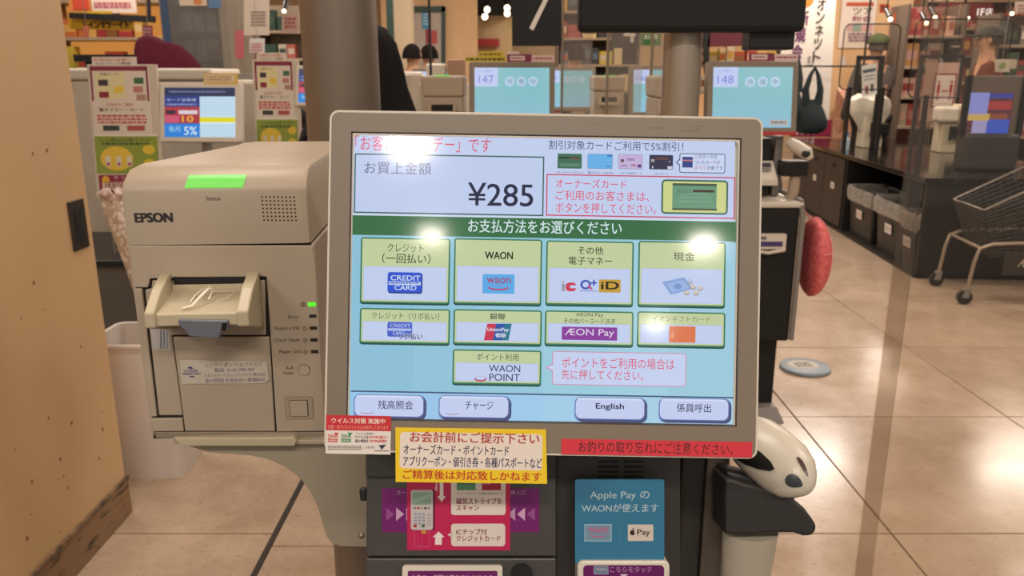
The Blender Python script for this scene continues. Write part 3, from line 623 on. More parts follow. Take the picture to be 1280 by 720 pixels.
MB().prism([(a, b-20.6*k), (a+21.6*k, b-20.6*k), (a+21.6*k, b), (a, b)], PP, .0006, .0016).build('power_button', BEIGE, pr, bevel=.0004)
# status bar wraps the front top edge
sb = MB(); sp_ = [(.0005, zf+.0046), (.002, zf+.0072), (.0058, zf+.0128), (.0092, zf+.0156)]
aa0, aa1 = PP.uv(230, 228)[0], PP.uv(302.5, 228)[0]
sb.rings([[PP.w(aa0+(i*.0010), z, -w+.0006) for i, (w, z) in enumerate(sp_)]+[PP.w(aa0, z-.003, -w-.003) for w, z in sp_[::-1]], [PP.w(aa1+(i*.0010), z, -w+.0006) for i, (w, z) in enumerate(sp_)]+[PP.w(aa1, z-.003, -w-.003) for w, z in sp_[::-1]]])
o = sb.build('status_bar', mat('green_lamp', '#5a9a48', .35, emit='#7ee860', es=.62), pr); o['label'] = 'glowing green status bar'
c = Canvas(PP, .0003); c.text('EPSON', 169.6, 266.2, 214.8, 277.6, '#2c2824', 1, .045); c.build('badge_print', INK, pr)
c = Canvas(PP, .0003); c.text('Status', 257.6, 245.2, 275.4, 250.4, '#5a5040', 1); c.build('status_print', INK, pr)
c = Canvas(PP, .0003)
for j in range(7):
    for i in range(9): c.ell(327.6+5.0*i+.42*j, 246+4.85*j+.05*i, 1.15, 1.15, '#2a231c', 1, 8)
tag(c.build('speaker_holes', INK, pr), 'grid of small dark speaker holes', kind='stuff')
# chute
FW = .052; PF = PP.shift(FW)
def pz(px, py, pl=PP): return pl.uv(px, py)[1]
aLa, aLb = PP.uv(204.5, 370)[0], PP.uv(217, 370)[0]; aRa, aRb = PP.uv(312.5, 370)[0], PP.uv(327, 370)[0]
MB().pprism([(216, 346), (316, 346), (314, 356), (218, 356)], PP, 0, .0006).build('slot', MATBLACK, pr)
MB().prism([(aLb, pz(260, 355)), (aRa, pz(260, 355)), (aRa, pz(260, 372)), (aLb, pz(260, 372))], PP, 0, .001).build('chute_back', BEIGE2, pr)
zfr = pz(255, 391, PF); zfb = pz(255, 407, PF); zb = pz(260, 355); zbb = pz(260, 404)
def side_prism(name, aa, ab, pr_, m, bev=.0012):
    mb = MB(); mb.hexa([PP.w(aa, z, w) for w, z in pr_], [PP.w(ab, z, w) for w, z in pr_]); return mb.build(name, m, pr, bevel=bev, seg=2)
side_prism('tray', aLb-.0005, aRa+.0005, [(0, zb-.004), (.02, zb-.010), (FW-.003, zfr), (FW, zfr-.001), (FW, zfb), (FW-.012, zfb-.003), (0, zbb)], BEIGE2)
wing = [(0, pz(210, 341)), (.010, pz(210, 341)-.002), (.030, (pz(210, 341)+zfr)/2+.004), (FW+.003, zfr+.001), (FW+.003, zfb-.0005), (FW-.012, zfb-.006), (0, zbb-.006)]
side_prism('chute_wing', aLa, aLb, wing, BEIGE2, .0016); side_prism('chute_wing', aRa, aRb, wing, BEIGE2, .0016)
MB().pprism([(224, 398), (286.5, 399.5), (287, 412), (277.5, 413), (275, 422), (238, 419), (230, 409), (225, 405)], PF, -.002, .004).build('release_lever', BLUEGREY, pr, bevel=.0012)
MB().pprism([(279, 402), (285.5, 402), (284.5, 411.5), (278, 411.5)], PF, .004, .0045).build('lever_notch', BLACKP, pr)
# stickers on the printer
c = Canvas(PP, .0003); c.poly([(224.6, 449.6), (333.6, 452), (336, 474), (331, 479), (227.4, 479.8)], '#c4baaa', 1)
c.text('レジクーポン ヘルプデスク', 258, 452.8, 326.6, 458.6, '#4a4a68', 2); c.text('電話  0120-790-907', 269, 459.4, 318.4, 464.6, '#3a3a70', 2)
c.text('カタリナマーケティングジャパン株式会社', 256.4, 466.4, 332, 470.6, '#4a4a68', 2); c.text('受付時間 午前8:00～夜間8:00', 257.6, 472.4, 330.4, 477.6, '#3a3a70', 2)
c.poly([(234, 459.6), (239, 457.6), (242, 461), (238, 461)], '#3a4474', 2); c.text('CATALINA', 230, 461.8, 247.4, 464.8, '#3a4474', 2, .02); c.text('MARKETING', 229, 465.4, 250.6, 468.6, '#3a4474', 2, .02); c.rect(237, 470, 6, 1.6, '#3a4474', 2)
o = c.build('sticker', INK, pr); o['label'] = 'pale help desk sticker on the door'
c = Canvas(PP, -.0009); c.poly([(184, 375), (207, 378), (213.6, 437.6), (191, 437.6)], '#b9b6b0', 1)
for i in range(3): c.lines(199.6+i*4.2, 408, 2.6-.7*i, 12, 2.4, 1.7, '#44486e', 2, i+3)
o = c.build('sticker', INK, pr); o['label'] = 'pale sticker with small print on the side drawer'
# torn receipt on the tray
tr = thing('torn_receipt', 'curled torn scrap of white receipt lying in the printer tray', 'paper', tuple(PP.w(0, zb-.008, .02)))
def strip(pts, w, name):
    mb = MB(); rows = []
    for i, p_ in enumerate(pts):
        t_ = (pts[min(i+1, len(pts)-1)]-pts[max(i-1, 0)]).normalized(); s2 = t_.cross(Vector((0, -.3, 1))).normalized()*w; rows.append((p_-s2, p_+s2))
    vs = [v for r_ in rows for v in r_]; mb.add(vs+[v+Vector((0, 0, .0003)) for v in vs], [(2*i, 2*i+1, 2*i+3, 2*i+2) for i in range(len(rows)-1)]+[(2*i+2*len(rows), 2*i+2+2*len(rows), 2*i+3+2*len(rows), 2*i+1+2*len(rows)) for i in range(len(rows)-1)]); mb.build(name, PAPER, tr, smooth=True)
def tp(px, py, lift=0):      # a point on the sloping tray
    d = ray(px, py); q0 = PP.w(0, zb-.004, 0); q1 = PP.w(0, zfr, FW-.003); nn = ex.cross(q1-q0).normalized(); t_ = (q0-CAM).dot(nn)/d.dot(nn); return CAM+d*t_+Vector((0, 0, lift))
strip([tp(228, 388, .002), tp(240, 386, .003), tp(252, 380, .008), tp(262, 373, .010), tp(268, 371, .006)], .0016, 'strip')
strip([tp(238, 380, .002), tp(244, 373, .003), tp(254, 369, .006), tp(262, 367, .008), tp(266, 372, .006), tp(261, 378, .003)], .0008, 'strip')
strip([tp(262, 368, .003), tp(280, 367, .002), tp(294, 366, .002), tp(286, 374, .002), tp(270, 380, .002)], .0004, 'strip')
# shelf bracket
br = thing('printer_shelf', 'beige metal shelf bracket carrying the coupon printer', 'bracket', tuple(at(430, 680, Y=.80)))
BP = Plane(at(330, 560, Y=.785), RIGHT, (0, 0, 1))
arm = [(226, 555), (262, 566), (312, 569.5), (335, 574), (357, 584), (375, 598), (388, 615), (397, 634), (403, 655), (408, 671), (414, 679), (424, 683), (470, 684), (470, 552), (226, 551)]
MB().pprism(arm, BP, -.004, 0).build('bracket_arm', mat('bracket_beige', '#a39984', .42, var=.04), br, bevel=.001)
x0 = BP.uv(222, 552)[0]; zs = PP.uv(290, 549)[1]+PP.p0.z
MB().box((BP.w(x0, 0).x-.0, .775, zs-.006), (.0-.14, 1.06, zs-.001)).build('shelf_plate', BEIGE, br, bevel=.001)
MB().pprism([(217.6, 545.6), (367, 545.6), (371, 550), (369, 556.5), (228, 556.5)], BP.shift(.012), -.014, .003).build('front_lip', BEIGE2, br, bevel=.0015)
MB().pprism([(368, 551), (455, 551), (455, 554), (368, 554)], BP.shift(.006), -.006, .002).build('rear_lip', BEIGE2, br, bevel=.001)

# ------------------------------------------------------------------ posts
px = at(426, 70, Y=1.22)
st = thing('steel_post', 'thick brushed steel post rising behind the coupon printer', 'post', (px.x, 1.22, 0))
MB().cyl((0, 0, .02), (0, 0, 3.3), .0545, 48).build('tube', STEEL, st, world=False, smooth=True)
MB().cyl((0, 0, 0), (0, 0, .02), .06, 36).build('base', STEEL, st, world=False)
px = at(852, 90, Y=1.25)
wp = thing('signal_pole', 'pale satin pole behind the touchscreen carrying a black display box', 'pole', (px.x, 1.25, 0))
MB().cyl((0, 0, .02), (0, 0, at(850, 42, Y=1.25).z), .0285, 36).build('tube', SATIN, wp, world=False, smooth=True)
MB().cyl((0, 0, 0), (0, 0, .02), .06, 28).build('base', SATIN, wp, world=False)
q0 = at(723, 40, Y=1.2); q1 = at(1003, 47, Y=1.2)
MB().box((q0.x, 1.19, q0.z+.0), (q1.x, 1.235, q0.z+.2)).build('display_box', MATBLACK, wp, bevel=.008, seg=3)
MB().box((at(937, 60, Y=1.21).x, 1.21, at(940, 62, Y=1.21).z), (at(993, 60, Y=1.21).x, 1.255, q0.z+.02)).build('display_foot', BLACKP, wp, bevel=.003)
# ------------------------------------------------------------------ near acrylic sheet on the right
def acrylic(name, tint=(1, .97, .93), op=.06, haze=.35):
    m = bpy.data.materials.new(name); m.use_nodes = True; nt = m.node_tree; nt.nodes.clear(); N = nt.nodes.new; Lk = nt.links.new
    tr_ = N('ShaderNodeBsdfTransparent'); tr_.inputs[0].default_value = (*tint, 1); g = N('ShaderNodeBsdfGlossy'); g.inputs['Roughness'].default_value = .05; g.inputs['Color'].default_value = (1, 1, 1, 1)
    d = N('ShaderNodeBsdfDiffuse'); d.inputs[0].default_value = (.8, .75, .68, 1); fr = N('ShaderNodeFresnel'); fr.inputs[0].default_value = 1.25
    n = N('ShaderNodeTexNoise'); n.inputs['Scale'].default_value = 6; mr = N('ShaderNodeMapRange'); mr.inputs[3].default_value = op*.5; mr.inputs[4].default_value = op*1.5
    Lk(n.outputs['Fac'], mr.inputs[0]); m1 = N('ShaderNodeMixShader'); Lk(mr.outputs[0], m1.inputs[0]); Lk(tr_.outputs[0], m1.inputs[1]); Lk(d.outputs[0], m1.inputs[2])
    m2 = N('ShaderNodeMixShader'); Lk(fr.outputs[0], m2.inputs[0]); Lk(m1.outputs[0], m2.inputs[1]); Lk(g.outputs[0], m2.inputs[2]); o = N('ShaderNodeOutputMaterial'); Lk(m2.outputs[0], o.inputs[0]); MATS[name] = m; return m
ACR = acrylic('clear_acrylic', (.95, .93, .90), .012); ACRE = acrylic('acrylic_edge', (.82, .79, .76), .03); ACRF = acrylic('smeary_acrylic', (.92, .89, .85), .12)
xs = at(1118, 320, Y=1.5).x
ac = thing('acrylic_partition', 'large clear acrylic partition sheet standing at the right of the checkout', 'partition', (xs, 1.5, 0))
MB().box((0, 0, .30), (1.0, .004, 2.3)).build('sheet', ACR, ac, world=False)
MB().box((-.0, -.0016, .30), (.036, -.0006, 2.3)).build('edge_strip', ACRE, ac, world=False)
MB().box((.99, -.02, 0), (1.03, .02, 2.4)).build('post', SATIN, ac, world=False, bevel=.003)

# ================================================================== the checkout hall behind
def gpt(px, py, z=0.0):            # where a pixel's ray meets the level z
    d = ray(px, py); t = (z-CAM.z)/d.z; return CAM+d*t
def lpl(x, y, z, ex_=(1, 0, 0), ey_=(0, 0, 1)): return Plane((x, y, z), ex_, ey_)
class LC:                           # flat print in local metres on a plane (no pixels)
    def __init__(s, pl, base=.0006, step=.0004): s.pl = pl; s.mb = MB(); s.base = base; s.step = step
    def poly(s, pts, col, L=1):
        ar = sum(pts[i][0]*pts[(i+1) % len(pts)][1]-pts[(i+1) % len(pts)][0]*pts[i][1] for i in range(len(pts)))
        if ar < 0: pts = pts[::-1]
        s.mb.add([s.pl.w(a, b, s.base+s.step*L) for a, b in pts], [tuple(range(len(pts)))], col)
    def rect(s, x, y, w, h, col, L=1, r=0): s.poly(rect_pts(x, y, w, h, r), col, L)
    def ell(s, x, y, rx, ry, col, L=1, n=16): s.poly([(x+rx*math.cos(2*PI*i/n), y+ry*math.sin(2*PI*i/n)) for i in range(n)], col, L)
    def text(s, t, x, y, w, h, col, L=2, bold=0):
        vs, fs = text_geo(t, 0, 2); e = h*bold
        for du in ((0,) if not bold else (-e, e)): s.mb.add([s.pl.w(x+u*w+du, y+v*h, s.base+s.step*(L+.1*(du > 0))) for u, v in vs], fs, col)
    def lines(s, x, y, w, n, gap, h, col, L=2, seed=1):
        rr_ = random.Random(seed)
        for i in range(n):
            cx = x
            while cx < x+w-h*.3:
                ww = min(rr_.uniform(.6, 2.4)*h, x+w-cx); s.rect(cx, y-i*gap, ww, h, col, L); cx += ww+h*.45
    def build(s, name, m, parent=None, world=True): return s.mb.build(name, m, parent, world=world)

def far_scanner(t, x, y, z):
    mb = MB(); mb.tube([(x, y, z), (x+.02, y-.02, z-.015), (x+.055, y-.06, z-.04), (x+.065, y-.07, z-.06)], [.018, .026, .026, .012], 12); mb.build('scanner_body', WHITEP, t, world=False, smooth=True)
    MB().ell((x+.045, y-.075, z-.04), (.018, .01, .014), 10, 6).build('scan_window', BLACKP, t, world=False)
    MB().box((x-.03, y-.05, z-.13), (x+.07, y+.02, z-.07)).build('scanner_cradle', BLACKP, t, world=False, bevel=.006)
    MB().tube([(x+.03, y-.02, z-.13), (x+.028, y-.02, z-.19), (x+.015, y, z-.26), (x-.02, y+.03, z-.31)], [.02, .022, .014, .010], 12).build('scanner_stand', BEIGE, t, world=False, smooth=True)
def far_printer(t, x, y, z, m=BEIGE):      # bottom front centre
    MB().prism([(-.085, .14), (.085, .14), (.09, .225), (-.09, .225)], lpl(x, y, z), -.26, 0).build('printer_cover', m, t, world=False, bevel=.012)
    MB().box((x-.083, y+.002, z), (x+.083, y+.25, z+.139)).build('printer_body', m, t, world=False, bevel=.004)
    MB().box((x-.03, y+.004, z+.222), (x+.03, y+.03, z+.2275)).build('status_light', mat('green_lamp', '#5a9a48'), t, world=False)
    MB().box((x-.045, y-.001, z+.085), (x+.045, y+.004, z+.11)).build('slot', MATBLACK, t, world=False)
    MB().box((x-.05, y-.04, z+.068), (x+.05, y+.0, z+.078)).build('tray', BEIGE2, t, world=False, bevel=.002)
    for sx in (-.055, .045): MB().box((x+sx, y-.04, z+.068), (x+sx+.01, y, z+.108)).build('chute_wing', BEIGE2, t, world=False, bevel=.002)
def waiting_screen(pl, num, W_, H_):
    c = LC(pl); c.rect(-W_/2, -H_/2, W_, H_, '#86c2ca', 0)
    for i in range(5): c.rect(-W_/2, -H_/2+i*H_/9, W_, H_/9, ('#8ec2da', '#8cc2d6', '#8ac2d2', '#88c2cf', '#87c2cc')[i], 1)
    c.rect(-W_/2, H_/2-.075, .095, .075, '#c2cff6', 2); c.text(num, -W_/2+.016, H_/2-.062, .062, .032, '#7484dc', 3, .0); c.text('レジ番号', -W_/2+.02, H_/2-.02, .05, .01, '#8c9ae0', 3)
    for i, ch in enumerate('待機中'): c.ell(.0+i*.048-.01, H_/2-.055, .02, .02, '#b8d4ec', 2); c.text(ch, -.011+i*.048-.01, H_/2-.066, .022, .022, '#6484a4', 3)
    return c
def kiosk(num, X, Y, label, signs=True, printer=True, group='waiting self-checkout kiosks'):
    t = thing('self_checkout_kiosk', label, 'kiosk', (X, Y, 0), 0, group)
    tl = math.radians(8); ey = (0, math.sin(tl), math.cos(tl)); mc = (0, 0, 1.318); pl = lpl(*mc, (1, 0, 0), ey)
    MB().prism(rect_pts(-.175, -.137, .35, .274, .008), pl, -.05, 0).build('monitor_housing', BEZEL, t, world=False, bevel=.003)
    waiting_screen(pl, num, .305, .228).build('screen', FARGLOW, t, world=False)
    if signs:
        c = LC(pl, .001); c.rect(-.02, .137, .1, .03, '#7a1c40', 1); c.rect(-.008, .143, .06, .018, '#e0c8c4', 2); c.lines(-.004, .149, .05, 1, .01, .006, '#8a3050', 3); c.rect(.08, .137, .09, .026, '#d8c0b8', 1); c.lines(.085, .147, .078, 1, .01, .007, '#a04058', 2)
        if num == '147':
            c.rect(-.19, .137, .165, .02, '#c9b41c', 1); c.lines(-.185, .143, .155, 1, .01, .009, '#4a3c10', 2); c.rect(-.135, .157, .1, .022, '#cdb91c', 1); c.lines(-.13, .163, .09, 1, .01, .009, '#8a5c18', 2)
            c.rect(-.02, .167, .05, .012, '#d8c8c0', 1)
        c.build('top_signs', INK, t, world=False); c = LC(pl, .001)
        c.rect(-.175, -.143, .35, .014, '#b4302c', 1); c.rect(.07, -.105, .07, .02, '#d8e0ea', 4); c.lines(.076, -.098, .056, 1, .01, .008, '#90a0b8', 5)
        o = c.build('bottom_strip', INK, t, world=False)
    MB().box((-.03, .06, .93), (.03, .12, 1.32)).build('mount_post', GREYP, t, world=False, bevel=.003)
    MB().box((-.16, .03, .935), (.10, .24, 1.16)).build('reader_unit', BLACKP, t, world=False, bevel=.004)
    MB().box((.115, .03, .935), (.145, .2, 1.17)).build('side_column', GREYP, t, world=False, bevel=.003)
    c = LC(lpl(0, .03, 0)); c.rect(-.12, .98, .1, .13, '#2b6484'); c.rect(.0, .98, .06, .11, '#5d1258'); c.build('card_print', INK, t, world=False)
    MB().hexa([(.02, -.05, .985), (.11, -.05, .985), (.13, .03, .985), (.02, .03, .985)], [(.02, -.05, 1.01), (.11, -.05, 1.01), (.11, .03, 1.075), (.02, .03, 1.075)]).build('card_terminal', WHITEP, t, world=False, bevel=.004)
    c = LC(Plane((.065, -.012, 1.046), (1, 0, 0), (0, .08, .065))); c.rect(-.03, .01, .06, .022, '#4a4456'); c.lines(-.025, -.004, .05, 2, .012, .007, '#6a6470', 2); c.build('keypad', INK, t, world=False)
    MB().box((-.24, -.06, .35), (.205, .42, .90)).build('cabinet', MATBLACK, t, world=False, bevel=.01)
    MB().box((-.2, .0, .04), (.18, .38, .35)).build('lower_cabinet', MATBLACK, t, world=False, bevel=.004)
    MB().hexa([(-.25, -.07, .9), (.215, -.07, .9), (.215, .42, .93), (-.25, .42, .93)], [(-.25, -.07, .925), (.215, -.07, .925), (.215, .42, .955), (-.25, .42, .955)]).build('cabinet_top', WHITEP, t, world=False, bevel=.008)
    MB().tube([(.212, -.065, .36), (.212, -.068, .86), (.205, -.06, .925), (.16, .06, .95), (.15, .1, 1.05)], .011, 10).build('trim_rail', GREYP, t, world=False, smooth=True)
    MB().box((-.02, -.09, .74), (.15, -.06, .80)).build('cash_bezel', WHITEP, t, world=False, bevel=.003)
    MB().tube([(.0, -.061, .745), (.0, -.10, .74), (.07, -.13, .735), (.14, -.10, .74), (.14, -.061, .745)], .007, 8).build('cash_tray_lip', WHITEP, t, world=False, smooth=True)
    c = LC(lpl(0, -.0905, 0)); c.rect(-.005, .752, .14, .02, '#4a3a70'); c.rect(.02, .78, .05, .012, '#6a6a70'); c.build('cash_label', INK, t, world=False)
    MB().box((.0, -.065, .60), (.05, -.058, .63)).build('lock', GREYP, t, world=False, bevel=.002)
    MB().hexa([(-.24, -.09, 0), (.21, -.09, 0), (.21, .42, 0), (-.24, .42, 0)], [(-.22, -.05, .055), (.185, -.05, .055), (.185, .40, .055), (-.22, .40, .055)]).build('base_foot', GREYP, t, world=False, bevel=.003)
    if printer:
        far_printer(t, -.285, .0, 1.175); MB().box((-.36, .02, 1.165), (-.17, .2, 1.174)).build('printer_shelf', BEIGE, t, world=False)
        MB().box((-.20, .10, .9), (-.17, .15, 1.17)).build('shelf_arm', BEIGE, t, world=False)
    far_scanner(t, .155, .0, 1.15)
    return t
kiosk('147', .0, 3.38, 'waiting self-checkout kiosk whose blue-green screen shows 147, directly behind the touchscreen')
kiosk('148', .925, 3.18, 'waiting self-checkout kiosk showing 148, with red mesh bag on its black side')
kiosk('149', .36, 5.3, 'self-checkout kiosk with dim screen, behind clear partitions left of the pale pole', signs=False)
kiosk('140', .82, 4.55, 'self-checkout kiosk with blue-green screen partly hidden by the left edge of the pale pole', signs=False)
kiosk('150', -.62, 6.6, 'distant self-checkout kiosk behind the long-haired person', signs=False)
# red mesh bag hanging on kiosk 148
bg = thing('mesh_bag', 'round red mesh bag hanging on the side of the black kiosk', 'bag', (1.238, 3.25, .675))
def meshbag_mat():
    m = mat('red_mesh_cloth', '#ee8080', .7, col2='#d8585c', vscale=60, bump=.4, bscale=500); return m
mb = MB(); rg = []
for j in range(17):
    t = -PI/2+PI*min(max(j/16, .03), .97); rg.append([Vector((.068*math.cos(t)*math.cos(w)*(1 if math.cos(w) > 0 else .55), .13*math.cos(t)*math.sin(w), .163*math.sin(t))) for w in (2*PI*i/24 for i in range(24))])
mb.rings(rg).build('mesh_body', meshbag_mat(), bg, world=False, smooth=True)
for a_ in (0.0, .8, -.8):
    MB().tube([(.070*math.cos(t)*math.cos(a_), .132*math.cos(t)*math.sin(a_), .166*math.sin(t)) for t in [(-.5+k/14)*PI for k in range(15)]], .003, 6).build('hoop', mat('red_piping', '#ea8a8c', .5), bg, world=False, smooth=True)
MB().tube([(.07*math.cos(w), .132*math.sin(w), .035) for w in [(-.5+k/10)*PI for k in range(11)]], .0025, 6).build('waist_cord', mat('red_piping', '#ea8a8c', .5), bg, world=False)
MB().tube([(-.02, 0, .16), (-.05, 0, .2), (-.09, 0, .17)], .003, 6).build('strap', mat('red_piping', '#ea8a8c', .5), bg, world=False)
p_ = gpt(1006, 461); dm = thing('floor_disc', 'round pale blue weighted disc with white label on the floor behind the black kiosk', 'stand base', (p_.x, p_.y, 0))
MB().rings([[Vector((r*math.cos(w), r*math.sin(w), z)) for w in (2*PI*i/36 for i in range(36))] for r, z in ((.115, 0), (.122, .006), (.118, .016), (.10, .022))]).build('disc', mat('pale_blue_plastic', '#8f9ba4', .4, var=.05), dm, world=False, smooth=True)
c = LC(Plane((0, 0, .022), (1, 0, 0), (0, 1, 0))); c.ell(-.01, 0, .075, .06, '#c0b8aa', 1, 24); c.lines(-.05, .02, .08, 4, .018, .012, '#4a4440', 2); c.build('disc_label', INK, dm, world=False)

# ------------------------------------------------------------------ people
def person(label, X, Y, rz, h, top='#444444', legs='#2a2a30', hair='#15100d', skin='#c79a7c', cap=None, longhair=0, bend=0, arms='down', z0=0, cat='person'):
    t = thing('person', label, cat, (X, Y, z0), rz); s = h
    def B(v):      # bend forward (towards -y local is the face side) about the hips
        v = Vector(v)
        if v.z > .5 and bend:
            d = v-Vector((0, 0, .5)); v = Vector((0, 0, .5))+Matrix.Rotation(bend, 3, 'X') @ d
        return v
    P_ = dict(pel=(0, 0, .52), wa=(0, 0, .61), ch=(0, 0, .73), nk=(0, .0, .835), hb=(0, -.006, .875), hd=(0, -.012, .925), ht=(0, -.006, .965))
    V = [P_[k] for k in ('pel', 'wa', 'ch', 'nk', 'hb', 'hd', 'ht')]; R_ = [.075, .07, .078, .034, .036, .05, .038]; E = [(0, 1), (1, 2), (2, 3), (3, 4), (4, 5), (5, 6)]
    TV, TR, TE = [V[0], V[1], V[2], (0, 0, .835)], [(.095, .07), (.085, .068), (.1, .072), .046], [(0, 1), (1, 2), (2, 3)]
    LV, LR, LE = [(0, 0, .525)], [(.09, .068)], []
    for sx in (-1, 1):
        if arms == 'down': el, wr, hdp = (.145*sx, .01, .60), (.15*sx, -.045, .475), (.15*sx, -.06, .43)
        else: el, wr, hdp = (.14*sx, -.03, .61), (.09*sx, -.16, .60), (.075*sx, -.205, .60)
        k = len(V); V += [(.105*sx, 0, .79), el, wr, hdp]; R_ += [.03, .024, .016, (.02, .012)]; E += [(2, k), (k, k+1), (k+1, k+2), (k+2, k+3)]
        dv = (Vector(hdp)-Vector(wr)).normalized(); sdv = Vector((0, 1, 0)).cross(dv).normalized()*1 if arms == 'down' else Vector((1, 0, 0))
        if arms == 'down': sdv = Vector((0, 1, 0))
        for f in range(4):
            b0 = Vector(hdp)+sdv*(f-1.5)*.009; L1 = (.026, .03, .028, .022)[f]; kk = len(V); V += [tuple(b0+dv*L1*.6), tuple(b0+dv*L1+Vector((-.004*sx, 0, 0)))]; R_ += [.0048, .004]; E += [(k+3, kk), (kk, kk+1)]
        kk = len(V); V += [tuple(Vector(wr)+dv*.02-sdv*.02), tuple(Vector(wr)+dv*.038-sdv*.026)]; R_ += [.0055, .0045]; E += [(k+2, kk), (kk, kk+1)]
        q = len(TV); TV += [(.105*sx, 0, .785), el, tuple(Vector(wr)*.9+Vector(el)*.1)]; TR += [.042, .034, .026]; TE += [(2, q), (q, q+1), (q+1, q+2)]
        k = len(V); V += [(.05*sx, 0, .49), (.055*sx, -.008, .28), (.055*sx, .012, .05), (.055*sx, -.05, .018)]; R_ += [.05, .032, .022, .02]; E += [(0, k), (k, k+1), (k+1, k+2), (k+2, k+3)]
        q = len(LV); LV += [(.05*sx, 0, .48), (.055*sx, -.008, .28), (.056*sx, .01, .045)]; LR += [.062, .046, .036]; LE += [(0, q), (q, q+1), (q+1, q+2)]
    vs, fs = skin_mesh([B(v)*s for v in V], E, [tuple(x*s for x in r) if isinstance(r, tuple) else r*s for r in R_])
    mb = MB(); mb.add(vs, fs, skin)
    def face(p, r, col): mb.ell(B(p)*s, tuple(x*s for x in r), 8, 6, col)
    for sx in (-1, 1):
        face((.018*sx, -.055, .925), (.007, .004, .0045), '#241a16'); face((.048*sx, -.008, .92), (.006, .010, .016), skin); face((.018*sx, -.056, .936), (.010, .003, .002), hair)
    face((0, -.062, .912), (.007, .010, .012), skin); face((0, -.055, .893), (.014, .004, .003), '#9a5448')
    mb.build('body', CLOTH, t, world=False, smooth=True)
    vs, fs = skin_mesh([B(v)*s for v in TV], TE, [tuple(x*s for x in r) if isinstance(r, tuple) else r*s for r in TR]); MB().add(vs, fs, top).build('jacket', CLOTH, t, world=False, smooth=True)
    vs, fs = skin_mesh([B(v)*s for v in LV], LE, [tuple(x*s for x in r) if isinstance(r, tuple) else r*s for r in LR]); MB().add(vs, fs, legs).build('trousers', CLOTH, t, world=False, smooth=True)
    for sx in (-1, 1): MB().ell(Vector((.056*sx, -.028, .02))*s, (.026*s, .068*s, .02*s), 12, 6, '#1a1817').build('shoe', CLOTH, t, world=False, smooth=True)
    if longhair:
        # long hair falling down the back and over the shoulders
        mb = MB(); rg = []
        for z, rx, ry, oy in ((.99, .012, .012, .0), (.98, .034, .034, .005), (.955, .052, .052, .01), (.92, .062, .058, .012), (.88, .070, .06, .016), (.83, .088, .066, .022), (.78, .107, .076, .026), (.72, .125, .084, .028), (.68, .13, .08, .03), (.665, .11, .06, .03)):
            rg.append([Vector((rx*math.cos(w)*(1+.03*math.sin(9*w)), oy+ry*(math.sin(w) if math.sin(w) > 0 else .35*math.sin(w))*(1+.03*math.sin(7*w)), z))*s for w in (2*PI*i/40 for i in range(40))])
        mb.rings(rg, hair).build('hair', CLOTH, t, world=False, smooth=True)
    else:
        mb = MB(); rg = []
        for j in range(8):
            u = j/7; z = .9+.085*u; r = .057*math.sqrt(max(.02, 1-(u*.98)**2.4)); rg.append([B((r*math.cos(w), .004+r*(1.12*math.sin(w) if math.sin(w) > 0 else (.25 if u < .45 else .95)*math.sin(w)), z))*s for w in (2*PI*i/20 for i in range(20))])
        mb.rings(rg, hair).build('hair', CLOTH, t, world=False, smooth=True)
    if cap:
        mb = MB(); rg = []
        for j in range(7):
            u = j/6; z = .942+.058*u; r = .064*math.sqrt(max(.03, 1-(u*.97)**2.2)); rg.append([B((r*math.cos(w), r*1.1*math.sin(w), z))*s for w in (2*PI*i/20 for i in range(20))])
        mb.rings(rg, cap); mb.build('cap', CLOTH, t, world=False, smooth=True)
        MB().ell(B((0, -.075, .945))*s, (.045*s, .045*s, .006*s), 14, 5, cap).build('cap_brim', CLOTH, t, world=False, smooth=True)
    return t
person('person seen from behind, long black hair over black coat, just right of the steel post', -.395, 2.30, PI, 1.555, top='#15110f', legs='#1a1818', hair='#120d0b', longhair=1)
p_ = person('person stooping behind the register, maroon coat rounded over the back', -2.0, 5.0, PI/2+.2, 1.66, top='#5c1226', legs='#22181c', hair='#1c1412', bend=1.15)
# maroon coat back: a draped shell over the stooping shoulders
mb = MB(); rg = []
for t_, w_, top_ in ((0, .04, 1.46), (.01, .12, 1.615), (.05, .17, 1.632), (.10, .18, 1.625), (.15, .18, 1.605), (.20, .18, 1.59), (.25, .18, 1.565), (.30, .17, 1.52), (.35, .15, 1.46), (.40, .13, 1.38), (.42, .02, 1.34)):
    x = -2.225+t_; rg.append([Vector((x+.006*math.sin(a*5), 5.0+w_*math.cos(a), top_-.30+.30*math.sin(a)+.006*math.sin(4*a+t_*30))) for a in [PI*k/14 for k in range(15)]]+[Vector((x, 5.0-w_*.9, top_-.45)), Vector((x, 5.0+w_*.9, top_-.45))])
mb.rings(rg, '#4c0f20').build('coat_back', CLOTH, p_, smooth=True)
person('person in grey jacket and green cap beyond the packing counter', 4.12, 9.45, PI, 1.86, top='#55504c', legs='#2a2826', cap='#4a5236', hair='#4a4440')
person('person in dark cap and rust-brown jacket behind the acrylic panels at far right', 4.66, 8.2, -PI/2-.3, 1.88, top='#6a3426', legs='#2a2424', cap='#4a4844', hair='#3a342f', arms='fwd')
person('shop worker with black hair and navy top beyond the register, right of the long hair', -1.01, 8.5, PI-.4, 1.74, top='#39455c', legs='#23232c')
person('second dark-haired shop worker in a pale top under the blue sign', -.89, 8.95, PI+.5, 1.75, top='#b9b4ae', legs='#33333c')
person('shopper in orange-red top seen between the two black hanging boxes', .63, 8.3, PI+.5, 1.72, top='#b4402a', legs='#2a2a30')

